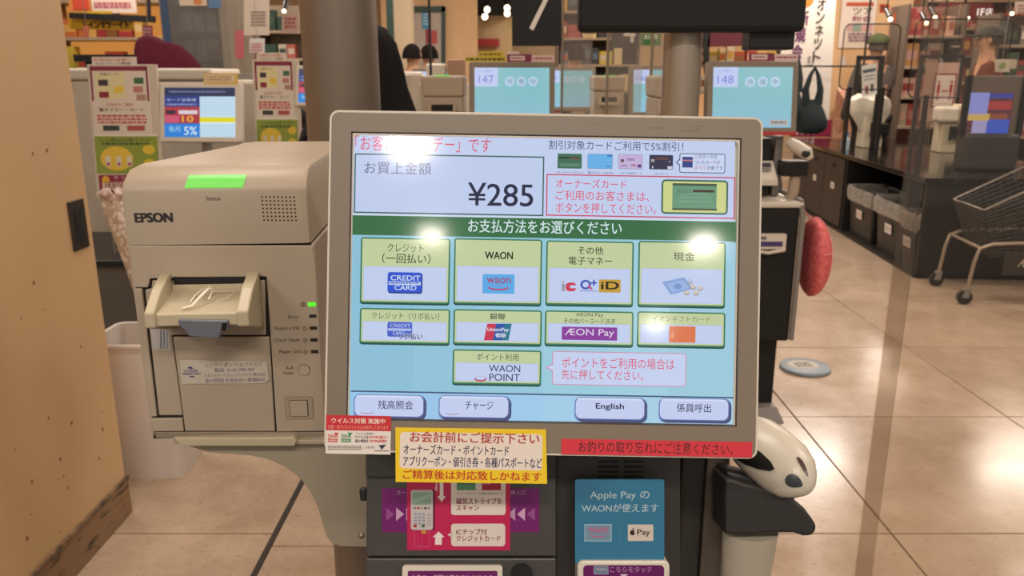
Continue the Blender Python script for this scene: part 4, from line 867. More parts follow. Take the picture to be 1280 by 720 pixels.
# ------------------------------------------------------------------ staffed register island on the left
CT = mat('register_grey', '#5c5751', .5, var=.06); CRM = mat('register_cream', '#cfc4b2', .42, var=.05)
t = thing('register_counter', 'low grey register counter with black top behind the coupon printer', 'counter', (-1.55, 3.35, 0))
MB().box((-.75, 0, .05), (.8, .6, .61)).build('cabinet', CT, t, world=False, bevel=.004)
MB().box((-.76, -.015, .0), (.81, .62, .05)).build('plinth', MATBLACK, t, world=False)
MB().box((-.77, -.02, .612), (.82, .64, .64)).build('worktop', BLACKP, t, world=False, bevel=.004)
for i in range(1, 4): MB().box((-.75+.39*i, -.002, .06), (-.745+.39*i, .0, .6)).build('panel_seam', GAP, t, world=False)
t = thing('register_back_unit', 'tall cream register housing with flat top behind the left screens', 'register', (-1.55, 4.15, 0))
MB().box((-.7, 0, 0), (.28, .4, 1.38)).build('housing', CRM, t, world=False, bevel=.02)
MB().box((-.71, -.02, 1.38), (.06, .42, 1.435)).build('top_lid', WHITEP, t, world=False, bevel=.012)
MB().box((.06, .1, 1.38), (.28, .3, 1.41)).build('cable_box', GREYP, t, world=False, bevel=.004)
t = thing('register_back_unit', 'cream register housing behind the smaller poster rack', 'register', (-1.0, 4.15, 0))
MB().box((.02, 0, 0), (.52, .4, 1.42)).build('housing', CRM, t, world=False, bevel=.02)
MB().box((.0, -.01, 1.42), (.10, .2, 1.47)).build('top_lid', WHITEP, t, world=False, bevel=.01)
def poster_rack(px0, px1, ytop, Y, label, mesh_to=.64):
    A = at(px0, ytop, Y=Y); B = at(px1, ytop, Y=Y); w = B.x-A.x; h = A.z-.9 if px0 < 200 else A.z-.98; X0 = A.x
    t = thing('poster_rack', label, 'sign stand', (X0, Y, .64)); H0 = A.z-.64
    tl = math.radians(6); pl = Plane((0, 0, H0), (1, 0, 0), (0, math.sin(tl), math.cos(tl)))
    MB().prism([(-.012, -h-.01), (w+.012, -h-.01), (w+.012, .005), (-.012, .005)], pl, -.012, 0).build('backing_board', CRM, t, world=False, bevel=.002)
    def pc(y0, hh, fn, label=None):
        c = LC(pl, .0008, .0005); fn(c, y0, hh); o = c.build('poster', INK, t, world=False)
        if label: o['label'] = label
    def p1(c, y, hh):
        c.rect(0, y-hh, w*.92, hh, '#ddd2c2'); c.rect(.0, y-.018, w*.9, .018, '#8a1e40', 2); c.rect(0, y-hh*.52, .008, hh*.52, '#8a1e40', 2); c.rect(w*.9-.008, y-hh*.52, .008, hh*.52, '#8a1e40', 2)
        c.rect(w*.07, y-hh*.48, w*.47, hh*.38, '#e2d7a4', 2); c.text('対象カード', w*.15, y-.038, w*.28, .012, '#4a4030', 3)
        for k_, (a, b, q_) in enumerate(((.12, .2, '#3a3038'), (.12, .38, '#8a1c30'), (.68, .17, '#3f6a48'), (.66, .30, '#c08078'), (.7, .42, '#b08a78'))): c.rect(w*a, y-hh*(b+.09), w*.15, hh*.09, q_, 3)
        c.rect(w*.36, y-hh*.4, w*.14, hh*.1, '#e8c840', 3)
        c.text('お会計のご案内', w*.22, y-hh*.60, w*.42, .014, '#c0584c', 3); c.text('電子マネー・カード', w*.1, y-hh*.68, w*.7, .015, '#3a3430', 3)
        c.lines(w*.06, y-hh*.76, w*.78, 3, hh*.05, .009, '#c05a50', 3, 5)
        c.rect(w*.14, y-hh*.97, w*.26, hh*.08, '#3a3a34', 3, .003); c.rect(w*.52, y-hh*.97, w*.28, hh*.08, '#b05048', 3, .003)
    def p2(c, y, hh):
        c.rect(-.004, y-hh, w*1.0, hh, '#8c9c3c'); c.rect(-.004, y-.012, w, .012, '#e2dac8', 2); c.text('レジ袋は必要ですか', w*.08, y-.034, w*.8, .014, '#3c5220', 3); c.lines(w*.1, y-.048, w*.75, 1, .01, .01, '#4a5e28', 3)
        c.ell(w*.32, y-hh*.62, w*.26, hh*.30, '#e0c23c', 2, 24); c.ell(w*.84, y-hh*.4, w*.1, hh*.12, '#e0c23c', 2); c.ell(w*.84, y-hh*.75, w*.1, hh*.12, '#e0c23c', 2)
        for a in (.14, .31, .48): c.rect(w*a, y-hh*.82, w*.08, hh*.26, '#ddd4c0', 3, .003); c.rect(w*a+.004, y-hh*.8, w*.05, hh*.08, '#b05070', 4)
    def p3(c, y, hh):
        c.rect(.002, y-hh, w*.96, hh, '#8a2040'); c.rect(w*.06, y-hh*.62, w*.84, hh*.34, '#dccdb8', 2); c.lines(w*.1, y-hh*.36, w*.76, 3, hh*.1, .007, '#8a3a4c', 3); c.ell(w*.12, y-.02, .016, .016, '#e0b030', 3); c.text('キャンペーン', w*.25, y-hh*.2, w*.62, .016, '#e8c8c0', 3)
    pc(-.003, h*.50, p1, 'maroon-bordered payment poster'); pc(-h*.51, h*.31, p2, 'green and yellow poster'); pc(-h*.83, h*.18, p3, 'maroon poster')
    c = LC(pl, .001); c.rect(.012, .0, w*.7, .035, '#e2d6c6'); c.text('お支払いは前へ', .02, .018, w*.6, .012, '#c04a3a', 3, .01); c.text('セルフレジ専用', .025, .003, w*.55, .011, '#3a3634', 3, .01); c.build('header_card', INK, t, world=False)
    for k_ in range(6): MB().tube([(w*k_/5, 0.01, H0-h-.0), (w*k_/5, 0.01, 0)], .0028, 6).build('wire', SATIN, t, world=False)
    for z_ in (.02, .1, .18): MB().tube([(0, .01, z_), (w, .01, z_)], .0028, 6).build('wire', SATIN, t, world=False)
    return t
poster_rack(112, 192, 82, 3.45, 'wire poster rack with green, yellow and maroon posters left of the lit register screen')
poster_rack(318, 370, 76, 3.75, 'smaller poster rack with green and maroon posters close to the steel post')
def register_screen(px0, py0, px1, py1, Y, yaw, label, full=True):
    C0 = at((px0+px1)/2, (py0+py1)/2, Y=Y); w = (px1-px0)*(C0-CAM).dot(FWD)/F; h = (py1-py0)*(C0-CAM).dot(FWD)/F
    t = thing('register_monitor', label, 'monitor', (C0.x, C0.y, .64), yaw); tl = math.radians(12); H0 = C0.z-.64
    pl = Plane((0, 0, H0), (1, 0, 0), (0, math.sin(tl), math.cos(tl)))
    MB().prism(rect_pts(-w/2, -h/2, w, h, .008), pl, -.04, 0).build('housing', WHITEP, t, world=False, bevel=.004)
    sw, sh = w*.87, h*.84; c = LC(pl, .0008, .0005); x, y = -sw/2, -sh/2
    c.rect(x, y, sw, sh, '#c6e2f4', 1); c.rect(x, y+sh*.82, sw, sh*.18, '#2c3454', 2); c.lines(x+.02, y+sh*.9, sw*.8, 1, .02, .006, '#7884a4', 3)
    c.rect(x, y, sw*.5, sh*.84, '#2b3f84', 3); c.text('カード会員様', x+.01, y+sh*.72, sw*.42, sh*.06, '#c8d0ec', 4); c.lines(x+.01, y+sh*.64, sw*.42, 1, .02, .007, '#9098c4', 4)
    c.rect(x, y+sh*.28, sw*.5, sh*.33, '#b03a44', 4); c.rect(x+.008, y+sh*.46, sw*.13, sh*.08, '#3a3040', 5); c.rect(x+sw*.2, y+sh*.46, sw*.27, sh*.08, '#e0d0d8', 5, .004); c.text('10', x+sw*.25, y+sh*.3, sw*.16, sh*.13, '#f0b840', 5, .03); c.rect(x+.004, y+sh*.29, sw*.2, sh*.14, '#d05a78', 5)
    c.rect(x, y, sw*.5, sh*.27, '#2f84dc', 5); c.text('5%', x+sw*.28, y+sh*.04, sw*.18, sh*.17, '#d8ecff', 6, .02); c.text('毎月', x+sw*.06, y+sh*.1, sw*.16, sh*.12, '#a8dcf0', 6)
    c.rect(x+sw*.5, y+sh*.30, sw*.5, sh*.1, '#e8dc28', 4); c.rect(x+sw*.5, y+sh*.28, sw*.5, sh*.02, '#f0f4f8', 4)
    for k_ in range(6): c.rect(x+sw*.51, y+sh*(.46+.06*k_), sw*.47, sh*.006, '#a4c8e4', 4)
    for k_ in range(4): c.rect(x+sw*.51, y+sh*(.05+.06*k_), sw*.47, sh*.006, '#a4c8e4', 4)
    c.build('screen', FARGLOW, t, world=False)
    MB().tube([(0, .02, .0), (0, .04, H0-h/2+.02)], .022, 12).build('stand_pole', GREYP, t, world=False); MB().cyl((0, .03, 0), (0, .03, .015), .09, 24).build('stand_base', BLACKP, t, world=False)
    if full:
        c = LC(pl, .001); c.rect(w*.05, h/2-.006, w*.42, .045, '#d9b85a'); c.rect(w*.07, h/2+.004, w*.36, .028, '#e0ccb0', 2); c.lines(w*.09, h/2+.02, w*.3, 2, .011, .007, '#b08850', 3); c.build('top_notice', INK, t, world=False)
    return t
register_screen(198, 104, 302, 177, 3.42, -.06, 'white-framed register screen with red and blue adverts, lit, above the coupon printer')
register_screen(366, 82, 444, 132, 3.7, -.2, 'register screen mostly hidden by the steel post, blue edge showing', False)
t = thing('payment_phone', 'black cable bundle and white card machine right of the lit register screen', 'card machine', (at(312, 140, Y=3.6).x, 3.6, .64))
MB().box((-.03, 0, .0), (.03, .05, .40)).build('stand', BLACKP, t, world=False, bevel=.004); MB().box((-.05, -.03, .40), (.05, .06, .47)).build('terminal', WHITEP, t, world=False, bevel=.01)
for k_ in range(3): MB().tube([(-.02+.02*k_, -.02, .40), (-.06+.03*k_, -.06, .3), (-.03+.02*k_, -.03, .15), (0, 0, .02)], .006, 8).build('cable', BLACKP, t, world=False, smooth=True)
# white bin with floral bag
p_ = gpt(205, 560); bn = thing('waste_bin', 'white plastic waste bin on the floor below the coupon printer', 'bin', (-1.30, 2.72, 0))
def rrect(w, d, r, z, n=5): return [Vector((a, b, z)) for a, b in rect_pts(-w, -d, 2*w, 2*d, r, n)]
MB().rings([rrect(.115, .10, .03, 0), rrect(.155, .13, .035, .50), rrect(.165, .14, .038, .505), rrect(.165, .14, .038, .515), rrect(.150, .125, .033, .515), rrect(.11, .095, .03, .01)]).build('tub', mat('bin_white', '#dcd2c8', .45, var=.03), bn, world=False, smooth=True)
fb = thing('floral_bag', 'floral patterned bag stuffed upright against the register rack above the white bin', 'bag', (-1.33, 2.76, .5))
def floral():
    m = bpy.data.materials.new('floral_cloth'); m.use_nodes = True; nt = m.node_tree; b = nt.nodes['Principled BSDF']; v = nt.nodes.new('ShaderNodeTexVoronoi'); v.inputs['Scale'].default_value = 55
    tc = nt.nodes.new('ShaderNodeTexCoord'); r = nt.nodes.new('ShaderNodeValToRGB'); e = r.color_ramp.elements; e[0].color = lin('#ddd2c8'); e[0].position = .42; e[1].color = lin('#c2ae98'); e[1].position = .55
    k = r.color_ramp.elements.new(.2); k.color = lin('#e6dcd2'); nt.links.new(tc.outputs['Object'], v.inputs['Vector']); nt.links.new(v.outputs['Distance'], r.inputs[0]); nt.links.new(r.outputs[0], b.inputs['Base Color']); b.inputs['Roughness'].default_value = .6; return m
mb = MB(); rg = []
for z, w, d, ox in ((0, .04, .04, .06), (.08, .045, .045, .05), (.2, .045, .045, .03), (.32, .045, .045, .0), (.42, .05, .045, -.02), (.47, .05, .04, -.03), (.50, .035, .03, -.03)):
    rg.append([Vector((ox+w*math.cos(a)*(1+.12*math.sin(5*a+z*20)), d*math.sin(a)*(1+.15*math.sin(4*a)), z)) for a in (2*PI*i/28 for i in range(28))])
mb.rings(rg).build('bag_body', floral(), fb, world=False, smooth=True)
mb = MB()
for k_ in range(7): a = 2*PI*k_/7; mb.tube([(-.03+.03*math.cos(a), .03*math.sin(a), .49), (-.035+.045*math.cos(a), .04*math.sin(a), .515), (-.035+.062*math.cos(a), .05*math.sin(a), .505)], [.012, .014, .004], 6)
mb.build('ruffle', mat('bag_maroon', '#a8746c', .6, col2='#e0d4cc', vscale=40), fb, world=False, smooth=True)
MB().tube([(.07, -.04, .02), (.068, -.045, .12), (.05, -.05, .26), (.02, -.05, .38)], .006, 6).build('strap', mat('strap_ochre', '#c9a96c', .7), fb, world=False)

# ------------------------------------------------------------------ packing counter on the right
cg = math.atan2(.32, 3.9); cx, cy = 2.87, 5.55
pc_ = thing('packing_counter', 'long black packing counter with glossy top and bins built under it', 'counter', (cx, cy, 0), -cg)
GLB = mat('glossy_black_top', '#1b1816', .10, var=.1, spec=.7); CB = mat('counter_black', '#161514', .5, var=.1)
MB().box((-.03, -.03, .685), (1.24, 3.62, .72)).build('worktop', GLB, pc_, world=False, bevel=.003)
MB().box((0, 0, .03), (1.2, .04, .684)).build('end_panel', CB, pc_, world=False, bevel=.002)
MB().box((.45, .04, .03), (1.2, 3.58, .684)).build('rear_body', CB, pc_, world=False)
for y in (.30, 1.72-.02, 3.55): MB().box((.0, y, .03), (.45, y+.03, .684)).build('divider', CB, pc_, world=False)
MB().box((.0, .04, .0), (1.2, 3.58, .03)).build('plinth', CB, pc_, world=False)
for i in range(3):
    y0 = 1.75+i*.60; MB().box((-.012, y0, .05), (.006, y0+.59, .67)).build('cabinet_door', mat('door_charcoal', '#262321', .5, var=.08), pc_, world=False, bevel=.002)
    pl = Plane((-.0125, y0+.29, .4), (0, -1, 0), (0, 0, 1)); c = LC(pl); c.rect(-.055, -.03, .11, .06, '#cfc6bb', 1, .006); c.text(('紙', 'ビン', 'カン')[i], -.03, -.012, .06, .024, '#54504c', 2, .01); c.build('door_label', INK, pc_, world=False)
    MB().box((-.0145, y0+.24, .57), (-.012, y0+.36, .61)).build('finger_hole', MATBLACK, pc_, world=False, bevel=.001)
def bagbin(y0, w, label, txt, tcol, x0=.02):
    ca, sa = math.cos(-cg), math.sin(-cg); X = cx+ca*(x0+.17)-sa*(y0+w/2); Y_ = cy+sa*(x0+.17)+ca*(y0+w/2)
    t = thing('recycling_bin', label, 'bin', (X, Y_, .03), -cg, 'lined recycling bins under the packing counter')
    MB().rings([rrect(.14, w*.40, .02, 0), rrect(.165, w*.46, .025, .40), rrect(.155, w*.44, .025, .40), rrect(.13, w*.38, .02, .01)]).build('tub', mat('bin_charcoal', '#232221', .45, var=.08), t, world=False, smooth=True)
    m = acrylic('bin_liner_plastic', (.86, .84, .80), .32) if 'bin_liner_plastic' not in MATS else MATS['bin_liner_plastic']
    mb = MB(); rg = []
    for z, k_ in ((.30, 1.05), (.36, 1.08), (.405, 1.08), (.425, 1.02), (.41, .93), (.33, .88)):
        rr_ = rrect(.165*k_, w*.46*k_, .03, z, 6); rg.append([v+Vector((.006*math.sin(i*1.9), .008*math.sin(i*2.7), .012*math.sin(i*1.3))) for i, v in enumerate(rr_)])
    mb.rings(rg, cap=False).build('bin_liner', m, t, world=False, smooth=True)
    pl = Plane((-.160, 0, .2), (0, -1, 0), (-.06, 0, 1)); c = LC(pl, .002); c.rect(-.07, -.03, .14, .075, '#d8d0c8', 1, .003); c.text(txt, -.055, -.008, .11, .034, tcol, 2, .02); c.build('bin_label', INK, t, world=False)
bagbin(1.03, .66, 'black lined bin under the counter with orange-lettered label', 'ペットボトル', '#c06a40')
bagbin(.36, .64, 'black lined bin under the counter with grey-lettered label', 'プラスチック', '#5a5450')
bagbin(.035, .27, 'black lined bin nearest the trolley, with the crumpled bag and white label', 'もえるゴミ', '#3a3634', x0=-.03)
# things on the counter
def on_counter(px, py): return gpt(px, py, .72)
def bag_sealer(px, py, sc, label, clean):
    q = on_counter(px, py); t = thing('tissue_dispenser', label, 'dispenser', (q.x, q.y, .72), -.1, 'cream dispensers on the packing counter')
    crm = mat('dispenser_cream', '#cfc2a6', .5, var=.05)
    MB().hexa([(-.11*sc, -.1, 0), (.11*sc, -.1, 0), (.11*sc, .1, 0), (-.11*sc, .1, 0)], [(-.10*sc, -.09, .30), (.12*sc, -.09, .30), (.12*sc, .1, .30), (-.10*sc, .1, .30)]).build('casing', crm, t, world=False, bevel=.01)
    if clean:
        MB().box((-.16*sc, -.14, .27), (.03*sc, .06, .41)).build('head', WHITEP, t, world=False, bevel=.03, seg=4); MB().box((.03*sc, -.12, .25), (.17*sc, .06, .43)).build('roll_cover', crm, t, world=False, bevel=.02)
    else:
        mb = MB(); rg = []
        for z, r in ((.16, .08), (.24, .12), (.33, .17), (.40, .19), (.46, .18), (.5, .10)): rg.append([Vector((-.03+r*math.cos(a)*(1+.16*math.sin(3*a+z*9)), r*.7*math.sin(a)*(1+.14*math.sin(4*a)), z+.015*math.sin(5*a))) for a in (2*PI*i/22 for i in range(22))])
        mb.rings(rg).build('crumpled_bag', mat('crumpled_white', '#d8cfbc', .6, var=.1, vscale=14, bump=.5, bscale=30), t, world=False, smooth=True)
    MB().box((-.0, -.17, .13), (.15*sc, -.09, .24)).build('hand_grip', BLACKP, t, world=False, bevel=.012)
    MB().tube([(.0, -.14, .20), (-.04*sc, -.15, .24), (-.04*sc, -.15, .12), (.02, -.14, .15)], .014, 8).build('strap', BLACKP, t, world=False, smooth=True)
    return q
q = bag_sealer(1085, 184, .85, 'cream bag dispenser with crumpled white bag on top, beneath the black notice stand', False)
q2 = bag_sealer(1181, 190, .85, 'cream dispenser with smooth white head, right of the glossy counter reflections', True)
t = thing('notice_stand', 'black upright stand with a small tilted white notice beside the crumpled bag', 'sign stand', (q.x-.17, q.y-.02, .72))
MB().box((.08, -.25, 0), (.12, -.21, .86)).build('upright', BLACKP, t, world=False, bevel=.004)
for a, b in (((-.12, -.2, .55), (-.08, -.18, .86)), ((-.12, -.2, .82), (.12, -.18, .86)), ((.09, -.2, .55), (.13, -.18, .86))): MB().box(a, b).build('frame_bar', BLACKP, t, world=False, bevel=.003)
c = LC(Plane((-.01, -.26, .64), (.98, 0, .18), (-.12, 0, 1))); c.rect(-.07, -.14, .14, .28, '#d8d6d0'); c.rect(-.06, .07, .12, .03, '#46586c', 2); c.lines(-.05, .03, .1, 2, .03, .014, '#7a8690', 3); c.rect(-.04, -.12, .03, .07, '#8a4440', 2); c.rect(.01, -.11, .03, .07, '#504c50', 2); c.build('notice', INK, t, world=False)
q3 = on_counter(1236, 214); t = thing('video_display', 'dark-cased video display with blue and red picture on the packing counter at far right', 'screen', (q3.x, q3.y, .72), -.15)
MB().box((-.19, 0, 0), (.19, .2, .27)).build('base_case', mat('dark_grey_case', '#3a3836', .45, var=.06), t, world=False, bevel=.03, seg=3)
MB().box((-.21, .06, .25), (-.175, .11, .68)).build('side_post', BLACKP, t, world=False); MB().box((.175, .06, .25), (.21, .11, .68)).build('side_post', BLACKP, t, world=False)
MB().box((-.175, .08, .28), (.175, .11, .68)).build('screen_case', mat('taupe_case', '#6c625a', .45), t, world=False, bevel=.006)
c = LC(lpl(0, .079, .0)); c.rect(-.17, .29, .3, .27, '#5e3038', 1)
for x, y, w, h, q_ in ((-.17, .40, .13, .16, '#8c90d4'), (-.04, .52, .16, .035, '#3c4498'), (-.04, .44, .16, .06, '#a43a3c'), (-.17, .36, .15, .05, '#c8a860'), (-.02, .37, .12, .04, '#8a4a30'), (-.13, .27, .10, .09, '#a09ac8'), (-.03, .27, .15, .1, '#3c58c0')): c.rect(x, y, w, h, q_, 2)
c.build('screen', FARGLOW, t, world=False)
t = thing('distance_sign', 'white sign with two red standing figures in a maroon frame on a black stand', 'sign', (q2.x+.12, q2.y+.5, .72))
for sx in (-.2, .19): MB().box((sx, 0, 0), (sx+.03, .03, .86)).build('upright', BLACKP, t, world=False, bevel=.003)
MB().box((-.2, 0, .84), (.22, .03, .87)).build('crossbar', BLACKP, t, world=False)
MB().box((-.15, -.012, .25), (.17, -.002, .8)).build('board', mat('blush_board', '#c9a79a', .6, var=.1), t, world=False)
c = LC(lpl(0, -.013, 0)); c.rect(-.06, .38, .22, .32, '#7a2430', 1); c.rect(-.045, .395, .19, .29, '#dccfc4', 2)
for x in (-.02, .10): c.ell(x+.015, .62, .012, .014, '#a02838', 3); c.rect(x, .52, .03, .08, '#a02838', 3); c.rect(x+.004, .45, .009, .07, '#a02838', 3); c.rect(x+.018, .45, .009, .07, '#a02838', 3)
c.poly([(.03, .535), (.05, .55), (.05, .54), (.07, .54), (.07, .55), (.09, .535), (.07, .52), (.07, .53), (.05, .53), (.05, .52)], '#a02838', 3); c.text('ソーシャルディスタンス', -.04, .41, .18, .018, '#6a3038', 3); c.build('sign_print', INK, t, world=False)
t = thing('sanitizer_bottle', 'small clear bottle with blue cap at the far left of the glossy counter', 'bottle', (*on_counter(1056, 186).xy, .72))
MB().tube([(0, 0, 0), (0, 0, .09), (0, 0, .11), (0, 0, .13)], [.04, .04, .02, .018], 14).build('bottle_body', mat('pale_blue_clear', '#a8bccc', .15, spec=.6), t, world=False, smooth=True); MB().cyl((0, 0, .13), (0, 0, .16), .022, 12).build('bottle_cap', mat('cap_blue', '#4878b0', .4), t, world=False)
# acrylic panels with dark rims on the counter
def rim_panel(px0, px1, py0, py1, Y, label, r=.06):
    A = at(px0, py1, Y=Y); B = at(px1, py0, Y=Y); t = thing('acrylic_screen', label, 'partition', (A.x, Y, .72)); w = B.x-A.x; z0 = A.z-.72; z1 = B.z-.72
    pts = rect_pts(0, z0, w, z1-z0, r, 6); pl = lpl(0, 0, 0)
    MB().prism(pts, pl, -.002, .002).build('sheet', ACR, t, world=False)
    mb = MB(); mb.tube([(a, 0, b) for a, b in pts]+[(pts[0][0], 0, pts[0][1])], .0055, 6); mb.build('rim', BLACKP, t, world=False, smooth=True)
    for x in (w*.2, w*.8): MB().box((x-.01, -.03, 0), (x+.01, .03, z0+.02)).build('foot', BLACKP, t, world=False)
rim_panel(1048, 1127, 30, 112, 7.4, 'rounded clear acrylic screen with dark rim left of the grey-jacketed person')
rim_panel(1134, 1268, 24, 122, 6.9, 'wide rounded clear acrylic screen with dark rim in front of the capped person')
# ------------------------------------------------------------------ shopping trolleys
def trolley(X, Y, label, dx=0, full=True):
    t = thing('shopping_trolley', label, 'trolley', (X, Y, 0), -.12, 'shopping trolleys parked at the right')
    W_ = .46; wire = mat('trolley_wire', '#8d867c', .35, .7); Lg = .95
    fz, bz = .60, .98; 
    def P4(u, side, k_):     # u 0 front .. 1 back, side 0/1 in y, k 0 bottom .. 1 rim
        ins = .05*(1-k_)*(1-.3*u); return Vector((.02+u*Lg+(.10*(1-k_) if u < .5 else 0), ins+side*(W_-2*ins), (.30+.05*u)*(1-k_)+(fz+(bz-fz)*min(1, u*1.35))*k_))
    MB().tube([P4(0, 0, 1), P4(0, 1, 1)], .006, 8).build('rim_bar', wire, t, world=False)
    for s_ in (0, 1): MB().tube([P4(u/6, s_, 1) for u in range(7)], .007, 8).build('rim_bar', wire, t, world=False, smooth=True)
    dk = mat('basket_dark_plastic', '#332f2c', .5, var=.08)
    mb = MB()
    for j in range(15):
        k_ = j/15
        mb.tube([P4(0, 0, k_), P4(0, 1, k_)], .0042, 5)
        for s_ in (0, 1): mb.tube([P4(u/4, s_, k_) for u in range(5)], .0042, 5)
    for s_ in (0, 1):
        for u in range(22): mb.tube([P4(u/21, s_, 0), P4(u/21, s_, 1)], .0036, 4)
    for v in range(11): mb.tube([P4(0, v/10, 0), P4(0, v/10, 1)], .0036, 4); mb.tube([P4(0, v/10, 0), P4(1, v/10, 0)], .0036, 4); mb.tube([P4(1, v/10, 0), P4(1, v/10, 1)], .0036, 4)
    tag(mb.build('basket_grid', dk, t, world=False), 'dense dark bars of the basket', kind='stuff')
    for s_ in (0, 1):
        y_ = 0 if s_ == 0 else W_
        MB().tube([(-.01, y_, .09), (.01, y_, .28), (.03, y_, .36), (.10, y_, .39), (.7, y_, .42), (1.02, y_, .95)], .011, 10).build('leg_tube', SATIN, t, world=False, smooth=True)
        MB().tube([(.9, y_, .09), (.86, y_, .3), (.74, y_, .42)], .011, 10).build('leg_tube', SATIN, t, world=False, smooth=True)
        for xw in (-.02, .91):
            mb = MB().cyl((xw, y_-.014, .045), (xw, y_+.014, .045), .045, 20); mb.build('wheel', BLACKP, t, world=False, smooth=True)
            MB().hexa([(xw-.02, y_-.02, .045), (xw+.02, y_-.02, .045), (xw+.02, y_+.02, .045), (xw-.02, y_+.02, .045)], [(xw-.005, y_-.02, .105), (xw+.03, y_-.02, .105), (xw+.03, y_+.02, .105), (xw-.005, y_+.02, .105)]).build('caster_fork', GREYP, t, world=False)
    MB().tube([(.03, 0, .365), (.03, W_, .365)], .010, 8).build('cross_tube', SATIN, t, world=False)
    MB().tube([(1.04, -.02, .99), (1.04, W_+.02, .99)], .016, 10).build('handle', BLACKP, t, world=False)
    MB().box((.18, -.008, .2), (.8, -.002, .34)).build('side_plate', dk, t, world=False)
    c = LC(lpl(0, -.0085, 0)); c.text('ÆON', .26, .25, .16, .05, '#b8b0a6', 1, .01); c.build('plate_print', INK, t, world=False)
    a_ = P4(.5, 0, .86); c = LC(Plane(P4(.45, 0, .84)+Vector((0, -.008, 0)), (P4(.7, 0, .84)-P4(.45, 0, .84)), (0, 0, 1))); c.text('ÆON', .0, -.02, .14, .045, '#b8b0a6', 1, .01); c.build('basket_print', INK, t, world=False)
    return t
trolley(2.88, 4.90, 'grey wire shopping trolley with its two front wheels toward the counter')

# ------------------------------------------------------------------ banner, bags, pillars
BW = 7.9
A = at(990, 0, Y=9.45); 
t = thing('vertical_banner', 'tall white banner with purple and black vertical lettering behind the dark green bags', 'banner', (0, 0, 0))
pz0 = Plane((3.3, 9.5, 1.4), (1, 0, 0), (0, 0, 1))
MB().pprism([(992, -30), (1047, -30), (1036, 152), (962, 152)], pz0, -.02, 0).build('cloth', mat('banner_white', '#ddd4c8', .7, var=.04), t)
MB().pprism([(990, 148), (1040, 150), (1038, 171), (988, 171)], pz0, -.02, .01).build('maroon_foot', mat('banner_maroon', '#8c1840', .6), t)
c = Canvas(pz0, .002, .002); c.ell(1006, 0, 11, 9, '#e07a30', 1)
for i, ch in enumerate('新規会員'): x = 1004-i*4.0; c.text(ch, x-6.5+1, 14+i*21, x+6.5, 31+i*21, '#6a2c5e', 2, .02)
for i, ch in enumerate('オンネット'): x = 1027-i*1.6; c.text(ch, x-5, 2+i*16.6-4, x+5, 12+i*16.6, '#3c342e', 2, .01)
c.text('会員募集', 1009, 70, 1013, 80, '#3c342e', 1); c.build('banner_print', INK, t)
c = Canvas(pz0, .012, .002); c.text('ÆON', 986, 153, 1018, 168, '#dcc8cc', 1, .01); c.build('foot_print', INK, t)
def teal_bag(pxc, y0, y1, wpx, Y, label):
    C0 = at(pxc, y0, Y=Y); k_ = (C0-CAM).dot(FWD)/F; t = thing('shopping_bag', label, 'bag', tuple(C0), 0, 'dark green bags hung in front of the banner'); H_ = (y1-y0)*k_; w = wpx*k_/2
    m = mat('deep_green_cloth', '#16292c', .75, var=.2, vscale=9, bump=.4, bscale=25); mb = MB(); rg = []
    for u, ww in ((.48, .30), (.55, .55), (.65, .8), (.78, .98), (.88, 1.0), (.96, .8), (1, .45)): rg.append([Vector((w*ww*math.cos(a)*(1+.06*math.sin(3*a+u*8)), .09*ww*math.sin(a), -u*H_)) for a in (2*PI*i/22 for i in range(22))])
    mb.rings(rg).build('bag_body', m, t, world=False, smooth=True)
    for s_ in (-1, 1): MB().tube([(0, 0, 0), (s_*w*.22, .0, -.12*H_), (s_*w*.42, 0, -.33*H_), (s_*w*.35, 0, -.55*H_)], [.012, .022, .035, .05], 8).build('bag_handle', m, t, world=False, smooth=True)
    MB().tube([(0, .0, .0), (0, .08, .02), (0, .3, .02)], .006, 6).build('hook', BLACKP, t, world=False)
teal_bag(1019, 84, 166, 44, 8.8, 'dark green cloth bag hanging by its handles, the fuller right one')
teal_bag(997, 70, 150, 24, 8.6, 'dark green cloth bag hanging closer to the screen showing 148')
t = thing('banner_rail', 'black rail on posts from which the bags hang before the banner', 'rail', (3.3, 9.3, 0))
for x in (-.35, .62): MB().cyl((x, 0, 0), (x, 0, 2.9), .012, 10).build('post', BLACKP, t, world=False)
MB().cyl((-.35, 0, 1.5), (.62, 0, 1.5), .01, 8).build('bar', BLACKP, t, world=False)
# beige pillars and walls
struct(MB().box((at(1038, 60, Y=10.6).x, 10.6, 0), (at(1135, 60, Y=10.6).x, 10.75, 3.3)), 'wall_right', WOOD)
c = Canvas(Plane((4.5, 10.59, 1.4), (1, 0, 0), (0, 0, 1)), .004, .003)
c.rect(1055, -20, 43, 76, '#d8cabb', 1); c.rect(1058, 3, 34, 4.6, '#b8502c', 2); c.text('ツア', 1066, 10, 1090, 18, '#4a443e', 2, .01); c.text('粉会', 1065, 20, 1089, 27, '#8c3a50', 2, .01); c.rect(1059, 29, 32, 10, '#c8a0a0', 2); c.rect(1066, 30, 10, 9, '#8a9c90', 3); c.lines(1060, 41, 30, 3, 4, 3, '#8a7080', 3); c.rect(1083, 45, 7, 6, '#6a3060', 4)
o = c.build('poster', INK, None); tag(o, 'pale poster with dark and purple lettering on the beige wall right of the banner', 'poster')
c = Canvas(Plane((4.5, 10.59, 1.4), (1, 0, 0), (0, 0, 1)), .004, .003); c.rect(1050, 71, 8, 10, '#c8bfb4', 1); o = c.build('wall_notice', INK, None); tag(o, 'small pale notice low on the beige wall beside the acrylic rim', 'notice')
